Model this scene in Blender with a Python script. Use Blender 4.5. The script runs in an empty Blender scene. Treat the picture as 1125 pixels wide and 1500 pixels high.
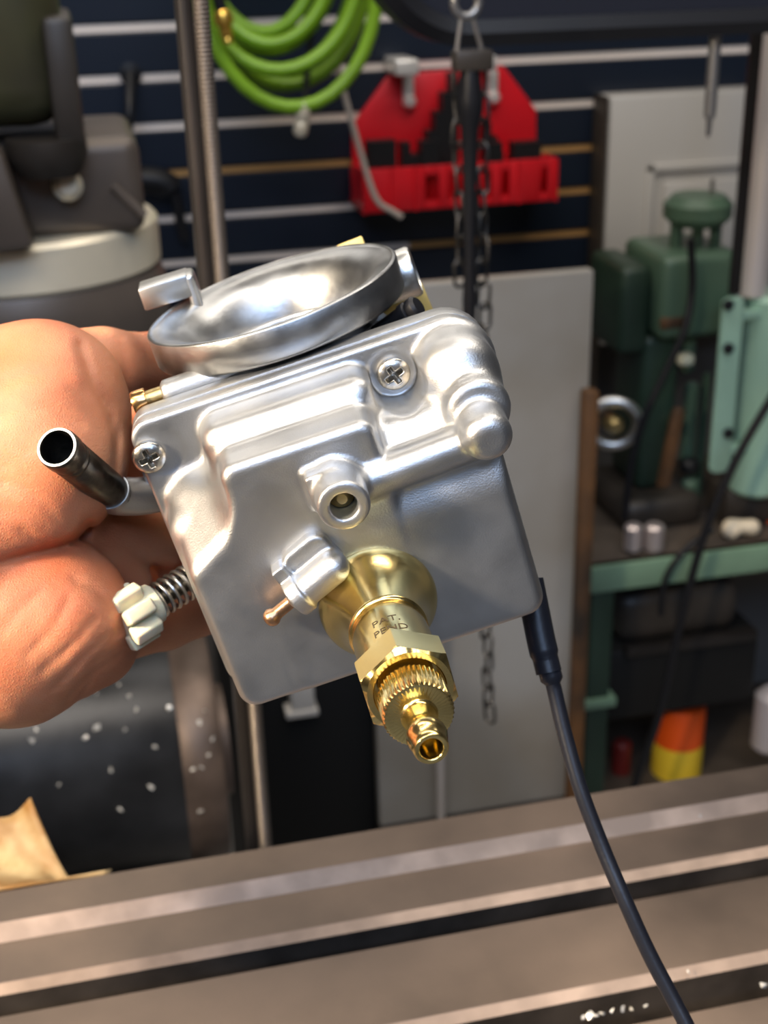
import bpy, bmesh, math, random
import numpy as np
from mathutils import Matrix, Vector
random.seed(7); np.random.seed(7)
SC = bpy.context.scene
COL = SC.collection

# ------------------------------------------------------------------ camera
F_PX, CX, CY = 1900.0, 562.5, 750.0            # focal length and centre for a 1125 x 1500 frame
CAM_H = 1.50
_up = np.array([-116.0, 4245.0, 1900.0]); _up /= np.linalg.norm(_up)        # world up in camera axes
_x = np.array([9498.0, 1110.0, -1900.0]); _x -= _up * (_x @ _up); _x /= np.linalg.norm(_x)
_y = np.cross(_up, _x)
R = np.array([_x, _y, _up])                     # camera axes -> world
CAMP = np.array([0.0, 0.0, CAM_H])
MCAM = Matrix([list(R[0]) + [CAMP[0]], list(R[1]) + [CAMP[1]], list(R[2]) + [CAMP[2]], [0, 0, 0, 1]])
cd = bpy.data.cameras.new('camera'); cam = bpy.data.objects.new('camera', cd); COL.objects.link(cam)
cam.matrix_world = MCAM
cd.sensor_fit = 'VERTICAL'; cd.sensor_height = 36.0; cd.lens = F_PX / 1500 * 36
cd.clip_start = 0.02; cd.clip_end = 50
cd.dof.use_dof = True; cd.dof.focus_distance = 0.278; cd.dof.aperture_fstop = 23
SC.camera = cam

# ------------------------------------------------------------------ world, lamps, exposure
wd = bpy.data.worlds.new('world'); SC.world = wd; wd.use_nodes = True
wd.node_tree.nodes['Background'].inputs[0].default_value = (0.9, 0.92, 1.0, 1)
wd.node_tree.nodes['Background'].inputs[1].default_value = 0.05
def area(name, loc, target, sx, sy, energy, col):
    l = bpy.data.lights.new(name, 'AREA'); l.shape = 'RECTANGLE'; l.size = sx; l.size_y = sy
    l.energy = energy; l.color = col
    o = bpy.data.objects.new(name, l); COL.objects.link(o); o.location = loc
    o.rotation_euler = (Vector(target) - Vector(loc)).to_track_quat('-Z', 'Y').to_euler()
    return o
WARM, COOL = (1.0, 0.91, 0.80), (0.62, 0.76, 1.0)
area('ceiling_tube_or_fill_light', (-0.55, -0.25, 2.85), (-0.4, 0.2, 1.0), 1.5, 0.16, 26, WARM)
area('ceiling_tube_or_fill_light', (0.60, 0.35, 2.85), (0.5, 0.6, 1.0), 1.5, 0.16, 18, WARM)
area('ceiling_tube_or_fill_light', (0.10, 1.25, 2.85), (0.3, 1.7, 0.8), 2.4, 0.16, 26, WARM)
area('ceiling_tube_or_fill_light', (-0.1, -0.92, 2.80), (0.0, 0.3, 1.2), 2.4, 0.5, 24, COOL)
area('ceiling_tube_or_fill_light', (-0.35, -1.72, 2.85), (0.05, 0.27, 1.35), 1.6, 0.4, 38, (0.45, 0.64, 1.0))  # added blue fill, placed to reflect in the bowl's slanted face
area('slat_wall_strip_light', (0.15, 1.78, 2.22), (0.0, 0.2, 1.30), 2.2, 0.18, 8, (1.0, 0.95, 0.88))
area('machine_work_lamp', (-0.72, 0.02, 1.74), (-0.16, 0.28, 1.40), 0.12, 0.12, 5.2, (1.0, 0.82, 0.60)).data.spread = math.radians(60)
vs = SC.view_settings
SC.display_settings.display_device = 'sRGB'
vs.view_transform = 'Standard'; vs.look = 'None'; vs.gamma = 1.0; vs.use_curve_mapping = False
vs.exposure = -0.68
try:
    SC.cycles.use_denoising = True
    SC.cycles.caustics_reflective = False; SC.cycles.caustics_refractive = False
    SC.cycles.sample_clamp_indirect = 6.0
except Exception:
    pass

# ------------------------------------------------------------------ point helpers
def ray(px, py):
    return np.array([(px - CX) / F_PX, -(py - CY) / F_PX, -1.0])
def at(px, py, Y):                              # point of the wall-parallel plane y = Y seen at a pixel
    d = R @ ray(px, py); return CAMP + d * (Y / d[1])
def atz(px, py, z):                             # point of the level plane z seen at a pixel
    d = R @ ray(px, py); return CAMP + d * ((z - CAM_H) / d[2])
def cp(px, py, d):                              # camera-axes point in millimetres at depth d
    return ray(px, py) * d
def cw(px, py, d):                              # the same in world metres
    return CAMP + R @ (ray(px, py) * d * 0.001)
def px_m(Y, px=560, py=750):                    # metres per pixel at a point
    d = R @ ray(px, py); return (Y / d[1]) / F_PX

# ------------------------------------------------------------------ materials
def nodes(m): m.use_nodes = True; return m.node_tree.nodes, m.node_tree.links
def mat(name, col, rough=0.5, metal=0.0, bump=0.0, bscale=200.0, var=0.0, vscale=20.0, coat=0.0, spec=0.5,
        col2=None, sss=0.0, stretch=None, rvar=0.0, detail=4.0):
    m = bpy.data.materials.new(name); n, l = nodes(m); b = n['Principled BSDF']
    b.inputs['Base Color'].default_value = (*col, 1); b.inputs['Roughness'].default_value = rough
    b.inputs['Metallic'].default_value = metal; b.inputs['Specular IOR Level'].default_value = spec
    b.inputs['Coat Weight'].default_value = coat
    tc = n.new('ShaderNodeTexCoord'); vec = tc.outputs['Object']
    if stretch:
        mp = n.new('ShaderNodeMapping'); mp.inputs['Scale'].default_value = stretch
        l.new(vec, mp.inputs['Vector']); vec = mp.outputs['Vector']
    if var > 0 or col2 or rvar > 0:
        t = n.new('ShaderNodeTexNoise'); t.inputs['Scale'].default_value = vscale; t.inputs['Detail'].default_value = detail
        l.new(vec, t.inputs['Vector'])
        if var > 0 or col2:
            r = n.new('ShaderNodeValToRGB')
            c2 = col2 or tuple(max(0, c * (1 - var)) for c in col)
            c1 = col if col2 else tuple(min(1, c * (1 + var * 0.5)) for c in col)
            r.color_ramp.elements[0].position = 0.35; r.color_ramp.elements[1].position = 0.65
            r.color_ramp.elements[0].color = (*c2, 1); r.color_ramp.elements[1].color = (*c1, 1)
            l.new(t.outputs['Fac'], r.inputs['Fac']); l.new(r.outputs['Color'], b.inputs['Base Color'])
        if rvar > 0:
            mr = n.new('ShaderNodeMapRange'); mr.inputs['To Min'].default_value = max(0.02, rough - rvar)
            mr.inputs['To Max'].default_value = min(1, rough + rvar); mr.inputs['From Min'].default_value = 0.3; mr.inputs['From Max'].default_value = 0.7
            l.new(t.outputs['Fac'], mr.inputs['Value']); l.new(mr.outputs['Result'], b.inputs['Roughness'])
    if bump > 0:
        t = n.new('ShaderNodeTexNoise'); t.inputs['Scale'].default_value = bscale; t.inputs['Detail'].default_value = 3
        l.new(vec, t.inputs['Vector'])
        bp = n.new('ShaderNodeBump'); bp.inputs['Strength'].default_value = bump; bp.inputs['Distance'].default_value = 0.001
        l.new(t.outputs['Fac'], bp.inputs['Height']); l.new(bp.outputs['Normal'], b.inputs['Normal'])
    if sss > 0:
        b.inputs['Subsurface Weight'].default_value = sss
        b.inputs['Subsurface Radius'].default_value = (1.0, 0.35, 0.2); b.inputs['Subsurface Scale'].default_value = 0.004
    return m
M = {}
M['cast'] = mat('cast_aluminium', (0.55, 0.555, 0.56), 0.40, 1.0, 0.10, 2400, 0.08, 60, rvar=0.04)
M['castbody'] = mat('cast_aluminium_body', (0.47, 0.48, 0.49), 0.42, 1.0, 0.12, 2200, 0.12, 60)
M['bell'] = mat('machined_aluminium', (0.39, 0.395, 0.40), 0.34, 1.0, 0.05, 900, 0.15, 120, rvar=0.05)
M['satin'] = mat('satin_cast_elbow', (0.58, 0.59, 0.60), 0.40, 1.0, 0.12, 2600)
M['bright'] = mat('bright_aluminium', (0.70, 0.70, 0.68), 0.34, 1.0, 0.05, 1500)
M['brass'] = mat('polished_brass', (1.0, 0.75, 0.30), 0.19, 1.0, 0.02, 1200, 0.06, 90, rvar=0.03)
M['brassdull'] = mat('dull_brass', (0.62, 0.47, 0.22), 0.35, 1.0, 0.06, 1200, 0.2, 200)
M['copper'] = mat('copper_tube', (0.62, 0.36, 0.20), 0.32, 1.0, 0.05, 1500, 0.25, 300)
M['orangebrass'] = mat('orange_brass', (0.80, 0.47, 0.20), 0.22, 1.0)
M['screw'] = mat('screw_steel', (0.50, 0.47, 0.42), 0.26, 1.0, 0.05, 1500, 0.25, 500)
M['darksteel'] = mat('dark_steel', (0.075, 0.07, 0.062), 0.36, 1.0, 0.08, 900, 0.4, 250)
M['spring'] = mat('spring_steel', (0.38, 0.37, 0.35), 0.28, 1.0)
M['rubber'] = mat('black_rubber', (0.010, 0.010, 0.012), 0.42, 0.0, 0.05, 600, spec=0.3)
M['flatblack'] = mat('gasket_black', (0.008, 0.008, 0.008), 0.6, spec=0.3)  # plain matte black of the gasket, floor cabinet and motor housing
M['ink'] = mat('engraved_ink', (0.06, 0.04, 0.015), 0.6)
M['nylon'] = mat('nylon_knob', (0.74, 0.66, 0.46), 0.30, 0.0, 0.05, 900, 0.12, 200, sss=0.25)
M['zinc'] = mat('yellow_zinc_plate', (0.85, 0.62, 0.20), 0.38, 0.4, 0.03, 500, 0.15, 150)
M['cable'] = mat('cable_sheath', (0.010, 0.011, 0.016), 0.34, 0.0, 0.05, 700, spec=0.35)

# ------------------------------------------------------------------ mesh helpers
class MB:
    def __init__(s): s.v = []; s.f = []; s.mi = []
    def add(s, v, f, T=None, mi=0):
        o = len(s.v)
        for p in v:
            q = Vector(p)
            if T is not None: q = T @ q
            s.v.append(tuple(q))
        for a in f: s.f.append([i + o for i in a]); s.mi.append(mi)
        return s
    def build(s, name, mats, parent=None, smooth=40, M4=None):
        me = bpy.data.meshes.new(name); me.from_pydata(s.v, [], s.f)
        for m in (mats if isinstance(mats, (list, tuple)) else [mats]): me.materials.append(m)
        if any(s.mi): me.polygons.foreach_set('material_index', s.mi)
        bm = bmesh.new(); bm.from_mesh(me); bmesh.ops.recalc_face_normals(bm, faces=bm.faces); bm.to_mesh(me); bm.free()
        if smooth:
            me.polygons.foreach_set('use_smooth', [True] * len(me.polygons))
            me.set_sharp_from_angle(angle=math.radians(smooth))
        me.update()
        o = bpy.data.objects.new(name, me); COL.objects.link(o)
        if parent: o.parent = parent
        if M4 is not None: o.matrix_world = M4
        return o
def box_vf(x0, x1, y0, y1, z0, z1):
    v = [(x, y, z) for x in (x0, x1) for y in (y0, y1) for z in (z0, z1)]
    return v, [(0, 1, 3, 2), (4, 6, 7, 5), (0, 4, 5, 1), (2, 3, 7, 6), (0, 2, 6, 4), (1, 5, 7, 3)]
def bevel_vf(vf, w, seg=2):
    bm = bmesh.new(); vs_ = [bm.verts.new(p) for p in vf[0]]
    for f in vf[1]: bm.faces.new([vs_[i] for i in f])
    bmesh.ops.recalc_face_normals(bm, faces=bm.faces)
    ed = [e for e in bm.edges if len(e.link_faces) == 2 and e.calc_face_angle(0) > 0.5]
    bmesh.ops.bevel(bm, geom=ed, offset=w, segments=seg, affect='EDGES', profile=0.5)
    bm.verts.index_update()
    r = [tuple(v.co) for v in bm.verts], [[v.index for v in f.verts] for f in bm.faces]
    bm.free(); return r
def bbox(x0, x1, y0, y1, z0, z1, w=0.004, seg=2): return bevel_vf(box_vf(x0, x1, y0, y1, z0, z1), w, seg)
def lathe_vf(prof, seg=64, closed=False):       # profile of (radius, height) about local z
    v, f, rings = [], [], []
    for r, z in prof:
        if r < 1e-9: rings.append([len(v)]); v.append((0, 0, z))
        else:
            rings.append(list(range(len(v), len(v) + seg)))
            v += [(r * math.cos(2 * math.pi * k / seg), r * math.sin(2 * math.pi * k / seg), z) for k in range(seg)]
    pairs = list(zip(rings, rings[1:])) + ([(rings[-1], rings[0])] if closed else [])
    for a, b in pairs:
        for k in range(seg):
            k2 = (k + 1) % seg
            if len(a) == 1 and len(b) == 1: continue
            if len(a) == 1: f.append((a[0], b[k], b[k2]))
            elif len(b) == 1: f.append((a[k], b[0], a[k2]))
            else: f.append((a[k], b[k], b[k2], a[k2]))
    return v, f
def smooth_path(pts, n=8):                      # Catmull-Rom through the points
    P = [np.array(p, float) for p in pts]; P = [2 * P[0] - P[1]] + P + [2 * P[-1] - P[-2]]; out = []
    for i in range(1, len(P) - 2):
        for k in range(n):
            t = k / n; a, b, c, d = P[i - 1], P[i], P[i + 1], P[i + 2]
            out.append(0.5 * (2 * b + (c - a) * t + (2 * a - 5 * b + 4 * c - d) * t * t + (3 * b - a - 3 * c + d) * t ** 3))
    out.append(P[-2]); return out
def tube_vf(pts, rad, seg=12, closed=False, caps=True):
    P = [Vector(p) for p in pts]; n = len(P)
    rads = rad if isinstance(rad, (list, tuple)) else [rad] * n
    T = []
    for i in range(n):
        a, b = (P[i - 1], P[(i + 1) % n]) if closed else (P[max(i - 1, 0)], P[min(i + 1, n - 1)])
        T.append((b - a).normalized())
    N = T[0].orthogonal().normalized(); v, f = [], []
    for i in range(n):
        N = (N - T[i] * N.dot(T[i])).normalized(); B = T[i].cross(N)
        for k in range(seg):
            a = 2 * math.pi * k / seg
            v.append(tuple(P[i] + (N * math.cos(a) + B * math.sin(a)) * rads[i]))
    for i in range(n if closed else n - 1):
        j = (i + 1) % n
        for k in range(seg):
            k2 = (k + 1) % seg
            f.append((i * seg + k, i * seg + k2, j * seg + k2, j * seg + k))
    if caps and not closed:
        f.append(tuple(range(seg))); f.append(tuple(range((n - 1) * seg, n * seg)))
    return v, f
def prism_vf(poly, d0, d1, axes=(0, 2, 1)):     # polygon in two axes, extruded along the third
    v = []
    for d in (d0, d1):
        for p in poly:
            q = [0, 0, 0]; q[axes[0]] = p[0]; q[axes[1]] = p[1]; q[axes[2]] = d; v.append(tuple(q))
    n = len(poly)
    return v, [tuple(range(n)), tuple(range(n, 2 * n))] + [(i, (i + 1) % n, n + (i + 1) % n, n + i) for i in range(n)]
def ax(origin, axis, xhint=None):               # matrix taking local z to axis
    z = Vector(axis).normalized()
    x = Vector(xhint) if xhint is not None else z.orthogonal()
    x = (x - z * x.dot(z)).normalized(); y = z.cross(x)
    return Matrix(((x.x, y.x, z.x, origin[0]), (x.y, y.y, z.y, origin[1]), (x.z, y.z, z.z, origin[2]), (0, 0, 0, 1)))
def rrect(x0, x1, y0, y1, r, n=8):
    out = []
    for cx, cy, a0 in ((x1 - r, y1 - r, 0), (x0 + r, y1 - r, 90), (x0 + r, y0 + r, 180), (x1 - r, y0 + r, 270)):
        for k in range(n + 1):
            a = math.radians(a0 + 90 * k / n); out.append((cx + r * math.cos(a), cy + r * math.sin(a)))
    return out
def empty(name, loc=(0, 0, 0), M4=None):
    o = bpy.data.objects.new(name, None); COL.objects.link(o); o.empty_display_size = 0.02
    if M4 is not None: o.matrix_world = M4
    else: o.location = loc
    return o
def tag(o, label, cat, group=None, kind=None):
    o['label'] = label; o['category'] = cat
    if group: o['group'] = group
    if kind: o['kind'] = kind
    return o
def struct(o): o['kind'] = 'structure'; return o
def thing(name, label, cat, loc=(0, 0, 0), group=None, M4=None): return tag(empty(name, loc, M4), label, cat, group)
def part(mb, name, m, parent, smooth=40, label=None):
    """mesh given in world metres, parented so that it stays where it is"""
    o = mb.build(name, m, None, smooth)
    bpy.context.view_layer.update()
    o.parent = parent; o.matrix_parent_inverse = parent.matrix_world.inverted()
    if label: o['label'] = label
    return o

# ------------------------------------------------------------------ signed distance shapes and surface nets
class Grid:
    def __init__(s, lo, hi, h):
        s.h = h; s.lo = np.array(lo, np.float32)
        n = [int(math.ceil((b - a) / h)) + 1 for a, b in zip(lo, hi)]
        s.x, s.y, s.z = np.meshgrid(*[np.arange(k, dtype=np.float32) * h + a for k, a in zip(n, lo)], indexing='ij', sparse=True)
    def p(s): return s.x, s.y, s.z
def smin(a, b, k):
    if k <= 0: return np.minimum(a, b)
    h = np.maximum(k - np.abs(a - b), 0) / k
    return np.minimum(a, b) - h * h * k * 0.25
def smax(a, b, k): return -smin(-a, -b, k)
def box2(x, y, x0, x1, y0, y1, r):
    qx = np.abs(x - (x0 + x1) / 2) - (x1 - x0) / 2 + r; qy = np.abs(y - (y0 + y1) / 2) - (y1 - y0) / 2 + r
    return np.sqrt(np.maximum(qx, 0) ** 2 + np.maximum(qy, 0) ** 2) + np.minimum(np.maximum(qx, qy), 0) - r
def extr(d2, z, z0, z1, r):
    qz = np.abs(z - (z0 + z1) / 2) - (z1 - z0) / 2 + r; q2 = d2 + r
    return np.sqrt(np.maximum(q2, 0) ** 2 + np.maximum(qz, 0) ** 2) + np.minimum(np.maximum(q2, qz), 0) - r
def sph(G, c, r): x, y, z = G.p(); return np.sqrt((x - c[0]) ** 2 + (y - c[1]) ** 2 + (z - c[2]) ** 2) - r
def ell(G, c, axes, rad):
    x, y, z = G.p(); x = x - c[0]; y = y - c[1]; z = z - c[2]
    k0 = 0; k1 = 0
    for a, r in zip(axes, rad):
        t = x * a[0] + y * a[1] + z * a[2]; k0 = k0 + (t / r) ** 2; k1 = k1 + (t / r ** 2) ** 2
    k0 = np.sqrt(k0); k1 = np.sqrt(k1) + 1e-9
    return k0 * (k0 - 1) / k1
def cone(G, a, b, ra, rb):                      # capsule with two radii
    x, y, z = G.p(); a = np.array(a, np.float32); b = np.array(b, np.float32); d = b - a; L = float(d @ d)
    t = np.clip(((x - a[0]) * d[0] + (y - a[1]) * d[1] + (z - a[2]) * d[2]) / L, 0, 1)
    return np.sqrt((x - a[0] - t * d[0]) ** 2 + (y - a[1] - t * d[1]) ** 2 + (z - a[2] - t * d[2]) ** 2) - (ra + t * (rb - ra))
def cyl(G, a, b, r, rd):                        # round-edged cylinder
    x, y, z = G.p(); a = np.array(a, np.float32); b = np.array(b, np.float32); d = b - a; L = float(np.linalg.norm(d)); d = d / L
    t = (x - a[0]) * d[0] + (y - a[1]) * d[1] + (z - a[2]) * d[2]
    q = np.sqrt(np.maximum((x - a[0]) ** 2 + (y - a[1]) ** 2 + (z - a[2]) ** 2 - t * t, 0)) - r
    return extr(q, t, 0, L, rd)
def nets(G, D):
    D = np.ascontiguousarray(D, np.float32); S = D < 0
    nx, ny, nz = D.shape
    A = np.zeros((nx - 1, ny - 1, nz - 1), np.int8)
    cs = [(i, j, k) for i in (0, 1) for j in (0, 1) for k in (0, 1)]
    for i, j, k in cs: A += S[i:nx - 1 + i, j:ny - 1 + j, k:nz - 1 + k]
    I = np.argwhere((A > 0) & (A < 8)); n = len(I)
    idx = -np.ones(A.shape, np.int64); idx[tuple(I.T)] = np.arange(n)
    cv = {c: D[I[:, 0] + c[0], I[:, 1] + c[1], I[:, 2] + c[2]] for c in cs}
    acc = np.zeros((n, 3)); cnt = np.zeros(n)
    for a in cs:
        for ax_ in range(3):
            if a[ax_] == 0:
                b = list(a); b[ax_] = 1; b = tuple(b); va, vb = cv[a], cv[b]
                m = (va < 0) != (vb < 0); t = np.where(m, va / np.where(m, va - vb, 1), 0)
                for q in range(3): acc[:, q] += np.where(m, a[q] + (t if q == ax_ else 0), 0)
                cnt += m
    V = (I + acc / cnt[:, None]) * G.h + G.lo
    Fs = []
    for ax_ in range(3):
        o = [q for q in range(3) if q != ax_]
        sl0 = [slice(None)] * 3; sl1 = [slice(None)] * 3; sl0[ax_] = slice(0, -1); sl1[ax_] = slice(1, None)
        for q in o: sl0[q] = slice(1, -1); sl1[q] = slice(1, -1)
        s0, s1 = S[tuple(sl0)], S[tuple(sl1)]
        E = np.argwhere(s0 != s1); fl = s0[tuple(E.T)]
        E = E.copy()
        for q in o: E[:, q] += 1
        def g(d0, d1):
            e = E.copy(); e[:, o[0]] -= d0; e[:, o[1]] -= d1; return idx[tuple(e.T)]
        q = np.stack([g(0, 0), g(1, 0), g(1, 1), g(0, 1)], 1)
        flip = fl if ax_ != 1 else ~fl
        q[~flip] = q[~flip][:, ::-1]; Fs.append(q)
    return V, np.concatenate(Fs)
def sdf_obj(name, G, D, m, parent=None, scale=0.001, M4=None, relax=1):
    V, Fq = nets(G, D)
    Fq = Fq[(Fq >= 0).all(1)]
    for _ in range(relax):
        a = np.zeros_like(V); c = np.zeros(len(V))
        for k in range(4):
            np.add.at(a, Fq[:, k], V[Fq[:, (k + 1) % 4]]); np.add.at(a, Fq[:, k], V[Fq[:, (k + 3) % 4]]); np.add.at(c, Fq[:, k], 2)
        V = 0.5 * V + 0.5 * a / np.maximum(c, 1)[:, None]
    me = bpy.data.meshes.new(name); me.vertices.add(len(V)); me.vertices.foreach_set('co', (V * scale).astype(np.float32).ravel())
    me.loops.add(Fq.size); me.loops.foreach_set('vertex_index', Fq.astype(np.int32).ravel())
    me.polygons.add(len(Fq)); me.polygons.foreach_set('loop_start', np.arange(0, Fq.size, 4, dtype=np.int32))
    me.update(calc_edges=True); me.validate()
    me.polygons.foreach_set('use_smooth', [True] * len(me.polygons)); me.materials.append(m)
    o = bpy.data.objects.new(name, me); COL.objects.link(o)
    if parent: o.parent = parent
    if M4 is not None: o.matrix_world = M4
    return o

# ------------------------------------------------------------------ room shell
YW = 2.05
M['wallpaint'] = mat('wall_paint', (0.16, 0.15, 0.14), 0.7, var=0.15, vscale=2)
M['ceil'] = mat('ceiling_paint', (0.34, 0.33, 0.32), 0.8)
M['floor'] = mat('concrete_floor', (0.30, 0.29, 0.28), 0.55, 0, 0.2, 60, 0.35, 4)
M['slat'] = mat('slatwall_board', (0.010, 0.016, 0.030), 0.30, 0.0, 0.03, 120, spec=0.5)
M['trimlight'] = mat('slat_channel_pale', (0.95, 0.84, 0.76), 0.42, 0.1)
M['trimwood'] = mat('slat_channel_raw_board', (0.50, 0.28, 0.10), 0.55)
def plain_box(name, x0, x1, y0, y1, z0, z1, m, kind='structure'):
    o = MB().add(*box_vf(x0, x1, y0, y1, z0, z1)).build(name, m, None, 0); o['kind'] = kind; return o
plain_box('floor', -3, 3.5, -2.6, 2.3, -0.05, 0, M['floor'])
plain_box('ceiling', -3, 3.5, -2.6, 2.3, 3.0, 3.05, M['ceil'])
plain_box('wall_back', -3, 3.5, YW + 0.03, YW + 0.1, 0, 3.0, M['wallpaint'])
plain_box('wall_left', -3.05, -3, -2.6, 2.3, 0, 3.0, M['wallpaint'])
plain_box('wall_right', 3.5, 3.55, -2.6, 2.3, 0, 3.0, M['wallpaint'])
M['walllit'] = mat('lit_wall_paint', (0.62, 0.62, 0.62), 0.7, var=0.1, vscale=2)  # lit copy of the wall paint, brightens what the bowl face reflects
plain_box('wall_front', -3, 3.5, -2.65, -2.6, 0, 3.0, M['walllit'])

# slat wall: dark boards with pale channels between them
xr = at(884, 250, YW)[0]
zl = [at(200, py, YW)[2] for py in (40, 115, 188, 258, 325, 391)]
pit = (zl[0] - zl[-1]) / 5
zbot = at(760, 410, YW)[2]
levels = [zl[0] + pit * k for k in (4, 3, 2, 1)] + zl
top_hi = zl[2] + 0.02
mb = MB()
xl, xr2 = -2.0, at(1250, 100, YW)[0]
for i, zc in enumerate(levels):
    a = zc - 0.006; b = (levels[i + 1] + 0.006) if i + 1 < len(levels) else zbot
    right = xr2 if i <= 5 else xr
    mb.add(*bbox(xl, right, YW, YW + 0.018, b, a, 0.003, 1))
mb.build('wall_panel_slatted', M['slat'])['kind'] = 'structure'
mb = MB()
xm = at(600, 320, YW)[0]
for i, zc in enumerate(levels):
    right = xr2 if i <= 5 else xr
    right = xr2 if i < 6 else xr
    j = i - 4
    if j < 3: mb.add(*box_vf(xl, right, YW + 0.004, YW + 0.02, zc - 0.006, zc + 0.006), mi=0)
    elif j == 3: mb.add(*box_vf(xl, right, YW + 0.004, YW + 0.02, zc - 0.005, zc + 0.005), mi=1)
    else:
        mb.add(*box_vf(xl, xm, YW + 0.004, YW + 0.02, zc - 0.005, zc + 0.005), mi=0)
        mb.add(*box_vf(xm, right, YW + 0.004, YW + 0.02, zc - 0.005, zc + 0.005), mi=1)
mb.build('trim_1', [M['trimlight'], M['trimwood']], None, 0)['kind'] = 'structure'

# ------------------------------------------------------------------ machine table in front
ZT = 1.14
M['table'] = mat('worn_table_steel', (0.29, 0.215, 0.165), 0.46, 0.75, 0.06, 400, 0.25, 9, col2=(0.15, 0.115, 0.092), rvar=0.08, detail=8)
M['tableedge'] = mat('table_edge_highlight', (0.42, 0.31, 0.24), 0.46, 0.6, 0.06, 500, 0.30, 40)  # lighter, warmer colour carries the pinkish highlight along the chamfers
M['tableslot'] = mat('dark_slot_steel', (0.09, 0.072, 0.058), 0.55, 0.6, 0.1, 300, 0.4, 40)  # darker steel for slot walls, end faces and pedestal
def ty(py, px=562): return atz(px, py, ZT)[1]
Y0, Y1a, Y1b, Y2a, Y2b, Y2c, Y3a, Y3b, Y3c = ty(1209), ty(1256), ty(1270), ty(1325), ty(1336), ty(1369), ty(1486), ty(1499), ty(1556)
prof = [(Y0, -0.07, 2), (Y0, -0.002, 1), (Y0 - 0.002, 0.0, 0), (Y1a, 0.0, 1), (Y1b, -0.0052, 0), (Y2a, -0.0052, 1), (Y2b, -0.0075, 2), (Y2b, -0.030, 2), (Y2c - 0.0, -0.030, 2), (Y2c, -0.0062, 1),
        (Y2c - 0.001, -0.0052, 0), (Y3a, -0.0052, 1), (Y3b, -0.0075, 2), (Y3b, -0.030, 2), (Y3c, -0.030, 2), (Y3c, -0.0062, 1), (Y3c - 0.001, -0.0052, 0)]
yy = Y3c - 0.001
for k in range(1):
    prof += [(yy - 0.045, -0.0052, 1), (yy - 0.047, -0.0075, 2), (yy - 0.047, -0.03, 2), (yy - 0.062, -0.03, 2), (yy - 0.062, -0.006, 1), (yy - 0.063, -0.0052, 0)]
YF = yy - 0.10
prof += [(YF, -0.0052, 1), (YF - 0.002, -0.0075, 2), (YF - 0.002, -0.07, 2)]
XA, XB = -0.75, 0.80
v = []; f = []; mi = []
for (a, b, m_) in prof: v += [(XA, a, ZT + b), (XB, a, ZT + b)]
n = len(prof)
mb = MB(); 
for i in range(n): 
    j = (i + 1) % n; f.append((2 * i, 2 * i + 1, 2 * j + 1, 2 * j)); mi.append(prof[i][2])
f += [tuple(2 * i for i in range(n)), tuple(2 * i + 1 for i in range(n))]; mi += [2, 2]
mb.v = v; mb.f = [list(q) for q in f]; mb.mi = mi
tab = thing('machine_table', 'brown worn steel machine table with long slots across the foreground', 'machine table', loc=(0, (Y0 + YF) / 2, ZT - 0.07))
part(mb, 'table_top', [M['table'], M['tableedge'], M['tableslot']], tab, 0)
mb = MB(); mb.add(*bbox(-0.3, 0.3, YF + 0.03, Y0 - 0.03, 0, ZT - 0.069, 0.02)); part(mb, 'pedestal', M['tableslot'], tab)

# bits of swarf on the table
M['chip'] = mat('bright_chip', (0.92, 0.88, 0.80), 0.25, 0.4)
def chip(p, s, m=None):
    vv = [Vector((random.uniform(-1, 1), random.uniform(-1, 1), random.uniform(-.8, .8))).normalized() * s * random.uniform(.6, 1.2) for _ in range(8)]
    bm = bmesh.new(); [bm.verts.new(q) for q in vv]; bmesh.ops.convex_hull(bm, input=bm.verts); 
    loose = [q for q in bm.verts if not q.link_faces]; bmesh.ops.delete(bm, geom=loose, context='VERTS')
    me = bpy.data.meshes.new('metal_chip'); bm.to_mesh(me); bm.free(); me.materials.append(m or M['chip'])
    o = bpy.data.objects.new('metal_chip', me); COL.objects.link(o); o.location = p; return o
for (a, b, s) in [(866, 1486, .0022), (882, 1484, .0012), (898, 1480, .0012), (912, 1478, .0014), (926, 1476, .0012), (946, 1474, .0009), (1118, 1444, .0016), (855, 1490, .0012), (874, 1489, .001)]:
    tag(chip(tuple(atz(a, b, ZT - 0.0045)), s), 'tiny bright metal chip on the near edge of the front slot', 'metal chip', 'metal chips along the front slot')
tag(chip(tuple(atz(1028, 1197, ZT - 0.0042)), .0016), 'single bright metal chip near the back edge of the machine table', 'metal chip')
tag(chip(tuple(atz(1010, 1424, ZT - 0.0042)), .0012), 'single dull metal chip on the middle of the machine table right of the cable', 'metal chip')

# stained cloth at the left end of the table
M['cloth'] = mat('oil_stained_paper', (0.48, 0.37, 0.20), 0.6, 0, 0.1, 80, col2=(0.24, 0.12, 0.03), vscale=45, var=0.3)
def quadpatch(c00, c10, c11, c01, nu, nv, fn):
    v, f = [], []
    c00, c10, c11, c01 = [np.array(c) for c in (c00, c10, c11, c01)]
    for j in range(nv + 1):
        for i in range(nu + 1):
            s_, t_ = i / nu, j / nv
            p = (c00 * (1 - s_) + c10 * s_) * (1 - t_) + (c01 * (1 - s_) + c11 * s_) * t_
            v.append(tuple(p + fn(s_, t_)))
    for j in range(nv):
        for i in range(nu): a = j * (nu + 1) + i; f.append((a, a + 1, a + nu + 2, a + nu + 1))
    return v, f
ya = Y0 - 0.012
foot = ZT + 0.001
q00 = atz(-70, 1315, foot); q10 = atz(163, 1273, foot); q01 = at(-80, 1235, ya + 0.06); q11 = at(44, 1172, ya + 0.055)
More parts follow.
